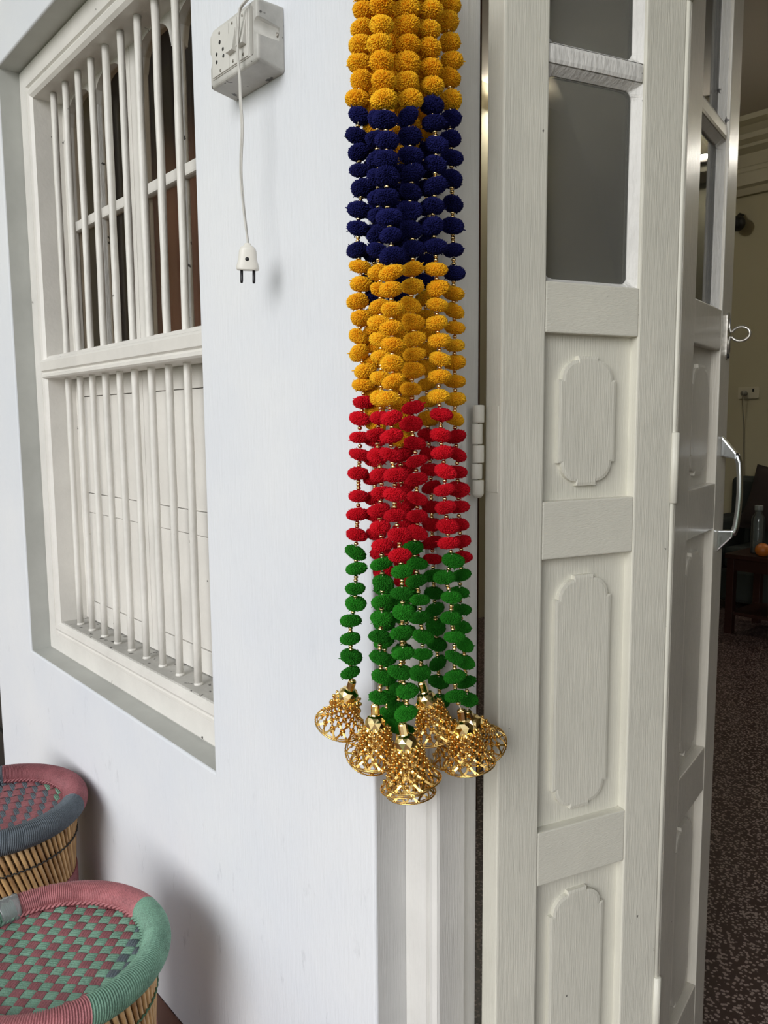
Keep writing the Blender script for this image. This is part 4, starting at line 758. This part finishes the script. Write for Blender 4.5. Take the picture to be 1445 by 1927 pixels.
for x0, x1 in ((-1.0975, -1.0745), (-1.069, -1.0455)):
    sw = MB().prism([(x0, .525), (x1, .525), (x1, .589), (x0, .589)], yf-.0030, yf).build('switch', PLATEP, SBX, .0008)
    rk = MB(); a, c = x0+.0025, x1-.0025
    vs = [(a, yf-.003, .575), (c, yf-.003, .575), (c, yf-.003, .541), (a, yf-.003, .541), (a, yf-.0105, .5425), (c, yf-.0105, .5425), (a, yf-.0040, .575), (c, yf-.0040, .575)]
    rk.add(vs, [(0,1,2,3), (3,2,5,4), (4,5,7,6), (6,7,1,0), (0,3,4,6), (1,7,5,2)]); rk.build('rocker', PLATEP, sw, .0006)
    for z in (.5835, .5305):
        h = MB(); disc(h, (x0+x1)/2, z, .0021, yf-.0028, .0006); h.build('screw', SCREW, sw)
MB().prism(rounded_rect(-1.0405, -1.0345, .524, .590, .0028), yf-.0008, yf+.001).build('side_slot', simple('slot_grey', (.34, .33, .30), rough=.6), SBX)
lug = MB(); lug.tube([(-1.0345, -.009, .5605), (-1.0345, -.0115, .5605)], .0042, 14); lug.build('lug_screw', SCREW, SBX)
PL = empty('plug_cord', (-1.0495, -.06, .26)); tag(PL, 'white two pin plug dangling on a thin flex from the switch box', 'plug')
cp = [(-1.030, -.030, .6065), (-1.0335, -.050, .6020), (-1.0413, -.0595, .592), (-1.0495, -.062, .584), (-1.0522, -.0625, .566), (-1.0560, -.0625, .543), (-1.0570, -.062, .517), (-1.0557, -.061, .495), (-1.0568, -.060, .466), (-1.0542, -.060, .426), (-1.0590, -.060, .391), (-1.0608, -.060, .358), (-1.0556, -.060, .313), (-1.0480, -.060, .272), (-1.0462, -.060, .259)]
def smooth_path(c, k=5):
    c = [Vector(p) for p in c]; out = []
    for i in range(len(c)-1):
        p0, p1, p2, p3 = c[max(i-1,0)], c[i], c[i+1], c[min(i+2,len(c)-1)]
        for j in range(k):
            t = j/k; out.append(.5*((2*p1) + (p2-p0)*t + (2*p0-5*p1+4*p2-p3)*t*t + (-p0+3*p1-3*p2+p3)*t**3))
    return out + [c[-1]]
cpp = smooth_path(cp, 6); w = MB()
for sgn in (-1, 1):
    q = []
    for i, p in enumerate(cpp):
        a = .9 + i*.055; q.append(p + Vector((cos(a), sin(a)*.8, 0))*.00125*sgn)
    w.tube(q, .00145, 7)
w.build('flex', WIREP, PL)
cxp, cyp, ztop = -1.0470, -.060, .262
TB = Matrix.Translation((cxp, cyp, ztop)) @ Matrix.Rotation(R(3), 4, 'Y') @ Matrix.Rotation(R(52), 4, 'Z') 
pb = MB(); prof = [(.0038, .0), (.0052, -.0012), (.0055, -.003), (.0105, -.006), (.0128, -.011), (.0135, -.018), (.0140, -.024), (.0155, -.029), (.0168, -.034), (.0165, -.0375), (.0150, -.0385), (0, -.0385)]
vs = []; fs = []; nn = 28
for r, z in prof:
    for k in range(nn):
        a = 2*pi*k/nn; e = 2.6; cx_, sx_ = abs(cos(a))**(2/e), abs(sin(a))**(2/e)
        vs.append(TB @ Vector((math.copysign(cx_, cos(a))*r, math.copysign(sx_, sin(a))*min(r, .0095)*.92, z)))
for i in range(len(prof)-1):
    for k in range(nn): fs.append((i*nn+k, i*nn+(k+1) % nn, (i+1)*nn+(k+1) % nn, (i+1)*nn+k))
pb.add(vs, fs, True); pb.build('plug_body', PLUGP, PL)
for sx in (-.0090, .0090): MB().lathe([(.0022, -.036), (.0022, -.054), (.0017, -.0565), (0, -.0572)], 12, TB @ Matrix.Translation((sx, 0, 0))).build('pin', BRASSPIN, PL)
h = MB(); h.lathe([(0, .0004), (.0028, .0004), (.0030, 0)], 14, TB @ Matrix.Translation((0, -.0087, -.0235)) @ Matrix.Rotation(pi/2, 4, 'X')); h.build('screw_hole', DARKHOLE, PL)

# ================================================================ STOOLS
def clip_disc(c, d, off, Rr):
    """chord of the disc along direction d at signed offset off"""
    if abs(off) >= Rr: return None
    h = math.sqrt(Rr*Rr-off*off); return h
def stool(name, label, c, Rm, r, zr, angA, pitchA, widthA, matsA, angB, pitchB, widthB, matsB, segs, phase=(0.,0.), twist=.30, amp=.0020, bias=0.0, tie=TIE, base=MAROONC, nst=84):
    root = empty(name, (c[0], c[1], FLOOR)); tag(root, label, 'stool', 'woven bamboo stools')
    C3 = Vector((c[0], c[1], 0))
    # rim: wrapped cord rings, one part per coloured stretch
    per = .0042; 
    for (a0, a1, mt) in segs:
        L = R(a1-a0)*(Rm+r*.5); ncord = int(L/per); sub = 4; mb = MB(); nv = 18; vs = []; fs = []
        tot = ncord*sub
        for i in range(tot+1):
            a = R(a0) + R(a1-a0)*i/tot
            g = [1.0, .96, .875, .96][i % sub]
            for k in range(nv):
                p = 2*pi*k/nv; sk = a + .020*sin(p)        # cords lie slightly aslant
                rr = r*g; vs.append(C3 + Vector(((Rm+rr*cos(p))*cos(sk), (Rm+rr*cos(p))*sin(sk), zr+rr*sin(p)*1.02)))
        for i in range(tot):
            for k in range(nv): fs.append((i*nv+k, (i+1)*nv+k, (i+1)*nv+(k+1) % nv, i*nv+(k+1) % nv))
        mb.add(vs, fs, True); mb.build('rim_wrap', mt, root)
    # stitched cord along the inside of the rim: two twisted strands
    ri = Rm-r*.93; zi = zr-.002
    for (a0, a1, mt) in segs:
        e = MB()
        for s0 in (0, pi):
            n = int(R(a1-a0)*ri/.0018)
            e.tube([C3+Vector(((ri+.0026*cos(s0+i*.6))*cos(R(a0)+R(a1-a0)*i/n), (ri+.0026*cos(s0+i*.6))*sin(R(a0)+R(a1-a0)*i/n), zi+.0026*sin(s0+i*.6))) for i in range(n+1)], .0025, 6)
        e.build('edge_cord', mt, root)
    # woven seat: every strip a part
    zs = zr-.010; Rs = Rm-r*.70
    def strips(ang, pitch, width, mats, other_ang, other_pitch, ph, oph, parity, sbias):
        d = Vector((cos(R(ang)), sin(R(ang)), 0)); nrm = Vector((-d.y, d.x, 0))
        od = Vector((cos(R(other_ang)), sin(R(other_ang)), 0)); on = Vector((-od.y, od.x, 0))
        det = d.dot(on)
        k0 = int(Rs/pitch)+1
        for k in range(-k0, k0+1):
            off = (k+ph)*pitch; h = clip_disc(c, d, off, Rs)
            if h is None or h < .012: continue
            mt = mats(k); n = max(8, int(2*h/.0028)); nw = 17; vs = []; fs = []
            for i in range(n+1):
                t = -h+2*h*i/n; base_p = nrm*off + d*t
                s = base_p.dot(on)/other_pitch - oph
                wv = cos(pi*(s)) * (1 if (k+parity) % 2 == 0 else -1)
                wv = max(-1, min(1, wv*1.9 + sbias)); sag = -.006*(1-(base_p.length/Rs)**2)
                for j in range(nw):
                    u = j/(nw-1)*2-1
                    rib = .0007*cos(u*pi*4.0)
                    vs.append(C3 + base_p + nrm*(u*width/2*(1.0 if wv > 0 else .94)) + Vector((0, 0, zs + sag + amp*wv - .0012*u**4 + rib)))
            for i in range(n):
                for j in range(nw-1): fs.append((i*nw+j, (i+1)*nw+j, (i+1)*nw+j+1, i*nw+j+1))
            m_ = MB(); m_.add(vs, fs, True); o = m_.build('woven_strip', mt, root)
            md = o.modifiers.new('thickness', 'SOLIDIFY'); md.thickness = .0018; md.offset = -1
    strips(angA, pitchA, widthA, matsA, angB, pitchB, phase[0], phase[1], 0, -bias)
    strips(angB, pitchB, widthB, matsB, angA, pitchA, phase[1], phase[0], 1, bias)
    # bamboo sticks, leaning all one way, tied at two heights
    ztop, zbot = zr-r*.75, FLOOR+.035; Rt, Rb = Rm-.001, Rm-.006
    for k in range(nst):
        a = 2*pi*k/nst; p0 = C3+Vector((Rt*cos(a), Rt*sin(a), ztop)); p1 = C3+Vector((Rb*cos(a+twist*2), Rb*sin(a+twist*2), zbot))
        pts = []
        for i in range(7):
            t = i/6; p = p0.lerp(p1, t); q = p-C3; wr = 1+.02*(t-.5)**2
            pts.append(C3+Vector((q.x*wr, q.y*wr, p.z)))
        s = MB(); s.tube(pts, [.0047*rnd.uniform(.9, 1.12) if i not in (2,) else .0052 for i in range(7)], 7); s.build('bamboo_stick', BAMBOO, root)
    for k in range(nst):
        a = 2*pi*(k+.5)/nst; w = .013; p0 = C3+Vector(((Rt-w)*cos(a), (Rt-w)*sin(a), ztop)); p1 = C3+Vector(((Rb-w)*cos(a-twist*2), (Rb-w)*sin(a-twist*2), zbot))
        s = MB(); s.tube([p0, p0.lerp(p1, .5), p1], .0052, 6); s.build('inner_stick', BAMBOO, root)
    def rad(z):
        t = (ztop-z)/(ztop-zbot); a0 = Vector((Rt, 0)); a1 = Vector((Rb*cos(2*twist), Rb*sin(2*twist))); p = a0.lerp(a1, t); return p.length*(1+.02*(t-.5)**2)
    for z in (zr-.082, zr-.30):
        tt = MB(); n = nst*4
        for off in (.0048, -.0048):
            tt.tube([C3+Vector(((rad(z)+off+.0010*cos(i*pi/2))*cos(2*pi*i/n), (rad(z)+off+.0010*cos(i*pi/2))*sin(2*pi*i/n), z+.0022*sin(i*pi/2))) for i in range(n)], .0018, 5, closed=True)
        for k in range(nst):
            a = 2*pi*(k+.5)/nst; tt.tube([C3+Vector((((rad(z)+q)*cos(a)), ((rad(z)+q)*sin(a)), z)) for q in (-.006, .006)], .0022, 5)
        tt.build('tie_cord', tie, root)
    # wrapped waist band and foot ring
    bw = MB(); zc = zr-.205; n = 260; vs = []; fs = []; nv = 8
    for i in range(n):
        g = .0006 if i % 2 else 0; a = 2*pi*i/n
        for k in range(nv):
            z = zc-.032+.064*k/(nv-1); rr = rad(z)+.0075+g-.003*abs(k-(nv-1)/2)/nv; vs.append(C3+Vector((rr*cos(a+.03*k), rr*sin(a+.03*k), z)))
    for i in range(n):
        for k in range(nv-1): fs.append((i*nv+k, ((i+1) % n)*nv+k, ((i+1) % n)*nv+k+1, i*nv+k+1))
    bw.add(vs, fs, True); o = bw.build('waist_wrap', base, root); md = o.modifiers.new('thickness', 'SOLIDIFY'); md.thickness = .003; md.offset = -1
    fr = MB(); fr.tube([C3+Vector(((Rb+.004)*cos(2*pi*i/72), (Rb+.004)*sin(2*pi*i/72), FLOOR+.021)) for i in range(72)], .0205, 12, closed=True); fr.build('foot_ring', base, root)
    return root
GTIE = simple('green_tie_cord', (.06, .13, .07), rough=.8)
st1 = stool('bamboo_stool', 'nearer bamboo stool with green and maroon woven seat', (-1.365, -.304), .181, .0255, -.92,
      42.5, .0199, .0188, lambda k: GREENC, -46.5, .0200, .0188, lambda k: GREYC if k in (6, 7) else MAROONC,
      [(93.2, 182, ROSEC), (-.5, 93.2, GREENC), (-90, -.5, ROSEC), (182, 270, GREENC)], (.056, .32), tie=GTIE)
st2 = stool('bamboo_stool', 'farther bamboo stool with slate and maroon woven seat', (-2.004, -.225), .186, .0285, -.92,
      -1.6, .0139, .0132, lambda k: GREENC if k >= 11 else GREYC, 71, .0353, .0325, lambda k: MAROONC,
      [(53, 157, MAROONC), (-38, 53, GREYC), (-115, -38, MAROONC), (157, 245, GREYC)], (-.75, -.215), amp=.0013, bias=.75)
# scrap of clear packing film still stuck on the near stool's rim
fmb = MB(); vs = []; fs = []; c = Vector((-1.365, -.304, 0)); NA, NP = 8, 10
for i in range(NA+1):
    a = R(179.5 + 13*i/NA)
    for k in range(NP+1):
        p = R(70 + 150*k/NP); rr = .0255 + .0022 + .0012*sin(i*2.1+k*1.3); vs.append(c + Vector(((.181+rr*cos(p))*cos(a), (.181+rr*cos(p))*sin(a), -.92+rr*sin(p))))
for i in range(NA):
    for k in range(NP): fs.append((i*(NP+1)+k, (i+1)*(NP+1)+k, (i+1)*(NP+1)+k+1, i*(NP+1)+k+1))
fmb.add(vs, fs, True); o = fmb.build('packing_film', FILM, st1); md = o.modifiers.new('thickness', 'SOLIDIFY'); md.thickness = .0006; md.offset = 1

# ================================================================ INSIDE THE ROOM
# low dark table
tb = empty('side_table', (-1.75, 4.15, FLOOR)); tag(tb, 'dark red wooden side table with lower shelf inside the room', 'table')
tx0, tx1, ty0, ty1, tz = -2.26, -1.25, 3.95, 4.38, FLOOR+.49
MB().box((tx0, ty0, tz-.028), (tx1, ty1, tz)).build('table_top', WOOD, tb, .004)
for x0, x1, y0, y1 in ((tx0+.05, tx1-.05, ty0+.02, ty0+.04), (tx0+.05, tx1-.05, ty1-.04, ty1-.02), (tx0+.02, tx0+.04, ty0+.04, ty1-.04), (tx1-.04, tx1-.02, ty0+.04, ty1-.04)):
    MB().box((x0, y0, tz-.10), (x1, y1, tz-.0285)).build('apron', WOOD, tb, .002)
for x in (tx0+.01, tx1-.055):
    for y in (ty0+.01, ty1-.055): MB().box((x, y, FLOOR), (x+.045, y+.045, tz-.0285)).build('leg', WOOD, tb, .003)
MB().box((tx0+.03, ty0+.03, FLOOR+.115), (tx1-.03, ty1-.03, FLOOR+.135)).build('shelf', WOOD, tb, .002)
# bottle, orange
def bottle(x, y):
    b = empty('water_bottle', (x, y, tz)); tag(b, 'empty clear plastic bottle standing on the dark side table', 'bottle')
    prof = [(.030, 0), (.038, .004), (.040, .012), (.040, .195), (.039, .205), (.034, .225), (.022, .242), (.0205, .246), (.0205, .268)]
    m = MB(); T = Matrix.Translation((x, y, tz))
    m.lathe(prof + [(q[0]-.0012, q[1]) for q in prof[::-1][:-1]] + [(.001, .003)], 28, T); m.build('bottle_body', BOTTLE, b)
    c = MB(); c.lathe([(.0235, .262), (.0240, .266), (.0240, .288), (.0225, .291), (0, .291)], 22, T); c.build('cap', simple('milky_cap', (.20, .22, .20), rough=.4), b)
bottle(-2.125, 4.08)
og = MB(); og.lathe([(0, 0)] + [(.042*sin(a)*(1+.02*cos(a)), .040-.040*cos(a)) for a in [pi*i/14 for i in range(1, 14)]] + [(.004, .0785), (0, .0778)], 24, Matrix.Translation((-2.055, 3.995, tz)))
og = empty('orange', (-2.055, 3.995, tz)) if False else og.build('orange', ORANGE); tag(og, 'orange fruit lying beside the bottle on the side table', 'fruit')
st = MB(); st.lathe([(.0035, .0765), (.003, .0815), (0, .082)], 8, Matrix.Translation((-2.055, 3.995, tz))); st.build('stem', WOOD, og)
# sofa against the back wall
sf = empty('sofa', (-1.7, 4.8, FLOOR)); tag(sf, 'dark green sofa against the olive back wall', 'sofa')
sx0, sx1 = -2.75, -.75
MB().box((sx0, 4.55, FLOOR+.06), (sx1, 5.16, FLOOR+.28)).build('base', SOFA, sf, .02)
MB().box((sx0+.01, 4.98, FLOOR+.28), (sx1-.01, 5.17, FLOOR+.88)).build('backrest', SOFA, sf, .05, 4)
for x0, x1 in ((sx0, sx0+.17), (sx1-.17, sx1)): MB().box((x0, 4.52, FLOOR+.06), (x1, 5.0, FLOOR+.62)).build('armrest', SOFA, sf, .045, 4)
for i in range(2):
    w = (sx1-sx0-.36)/2; MB().box((sx0+.18+w*i+.004, 4.56, FLOOR+.283), (sx0+.18+w*(i+1)-.004, 4.985, FLOOR+.43)).build('seat_cushion', SOFA, sf, .035, 4)
for x in (sx0+.08, sx1-.08):
    for y in (4.62, 5.1): MB().lathe([(.018, 0), (.025, .062)], 12, Matrix.Translation((x, y, FLOOR))).build('foot', WOOD, sf)
cu = MB(); vs = []; n = 14
for i in range(n+1):
    for k in range(n+1):
        u, v = 2*i/n-1, 2*k/n-1; b = ((1-u**4)*(1-v**4))**.5; pinch = 1-.10*(1-abs(u*v))*(max(abs(u), abs(v))**4)
        vs.append((u*pinch*.23, b*.085, v*pinch*.23))
m1 = len(vs); vs += [(x, -y*.9, z) for x, y, z in vs]
fs = []
for i in range(n):
    for k in range(n):
        q = (i*(n+1)+k, (i+1)*(n+1)+k, (i+1)*(n+1)+k+1, i*(n+1)+k+1); fs.append(q); fs.append(tuple(m1+z for z in reversed(q)))
Tc = Matrix.Translation((-2.31, 4.80, FLOOR+.735)) @ Matrix.Rotation(R(-18), 4, 'X') @ Matrix.Rotation(R(8), 4, 'Y')
cu.add([Tc @ Vector(v) for v in vs], fs, True); cu = cu.build('cushion', CUSH)
bm = bmesh.new(); bm.from_mesh(cu.data); bmesh.ops.remove_doubles(bm, verts=bm.verts, dist=.0005); bm.to_mesh(cu.data); bm.free()
tag(cu, 'dark brown cushion leaning on the sofa back', 'cushion')
# socket plate with plug on the back wall
wp = empty('wall_socket', (-2.73, 5.2, .19)); tag(wp, 'cream wall socket plate with plugged-in lead on the back wall', 'socket')
px, pz = -2.735, .19
MB().prism(rounded_rect(px-.075, px+.075, pz-.042, pz+.042, .006), 5.188, 5.1995).build('plate', simple('cream_plate', (.60, .56, .42), rough=.4), wp)
k = MB(); k.lathe([(.021, 0), (.019, .030), (.008, .036), (0, .036)], 16, Matrix.Translation((px-.025, 5.188, pz-.004)) @ Matrix.Rotation(pi/2, 4, 'X')); k.build('plug', simple('grey_plug', (.20, .19, .15), rough=.5), wp)
MB().box((px+.030, 5.184, pz+.005), (px+.042, 5.1885, pz+.027)).build('switch', BLACKM, wp)
l = MB(); l.tube(smooth_path([(px-.025, 5.155, pz-.02), (px-.025, 5.165, pz-.10), (px-.022, 5.19, pz-.25), (px-.018, 5.192, pz-.40), (px-.004, 5.19, pz-.62)], 5), .004, 7); l.build('lead', simple('grey_lead', (.22, .20, .15), rough=.6), wp)
# dark wall lamp half hidden behind the second door leaf
wl = empty('wall_lamp', (-2.83, 5.2, 1.40)); tag(wl, 'dark round wall lamp mostly hidden behind the door leaf', 'wall lamp')
k = MB(); k.sphere((-2.835, 5.12, 1.40), .055, 16, 10); k.build('shade', BLACKM, wl)
k = MB(); k.tube([(-2.835, 5.199, 1.47), (-2.835, 5.15, 1.47), (-2.835, 5.12, 1.445)], .010, 8); k.build('bracket', BLACKM, wl)
# fluorescent tube on the back wall: the bright line mirrored in the folded door leaf
tl = empty('tube_light', (-.72, 5.2, 1.735)); tag(tl, 'lit fluorescent tube lamp on the back wall of the room', 'lamp')
k = MB(); k.tube([(-1.30, 5.065, 1.735), (-.14, 5.065, 1.735)], .014, 12); k.build('tube', TUBE, tl)
MB().box((-1.34, 5.084, 1.710), (-.10, 5.1195, 1.760)).build('housing', ROOMCEIL, tl, .004)
for x in (-1.325, -.115): MB().box((x-.012, 5.045, 1.715), (x+.012, 5.085, 1.755)).build('holder', ROOMCEIL, tl, .002)
# second tube, added on the side wall behind the leaves to brighten the room
t2 = empty('tube_light', (-3.5, 3.38, 1.95)); tag(t2, 'added unseen fill tube on the side wall, brightening the room', 'lamp')
k = MB(); k.tube([(-3.44, 3.24, 1.95), (-3.44, 3.52, 1.95)], .016, 12); k.build('tube', FILLTUBE, t2)
MB().box((-3.4995, 3.21, 1.925), (-3.46, 3.55, 1.975)).build('housing', ROOMCEIL, t2, .004)
for y in (3.225, 3.535): MB().box((-3.461, y-.012, 1.93), (-3.42, y+.012, 1.97)).build('holder', ROOMCEIL, t2, .002)
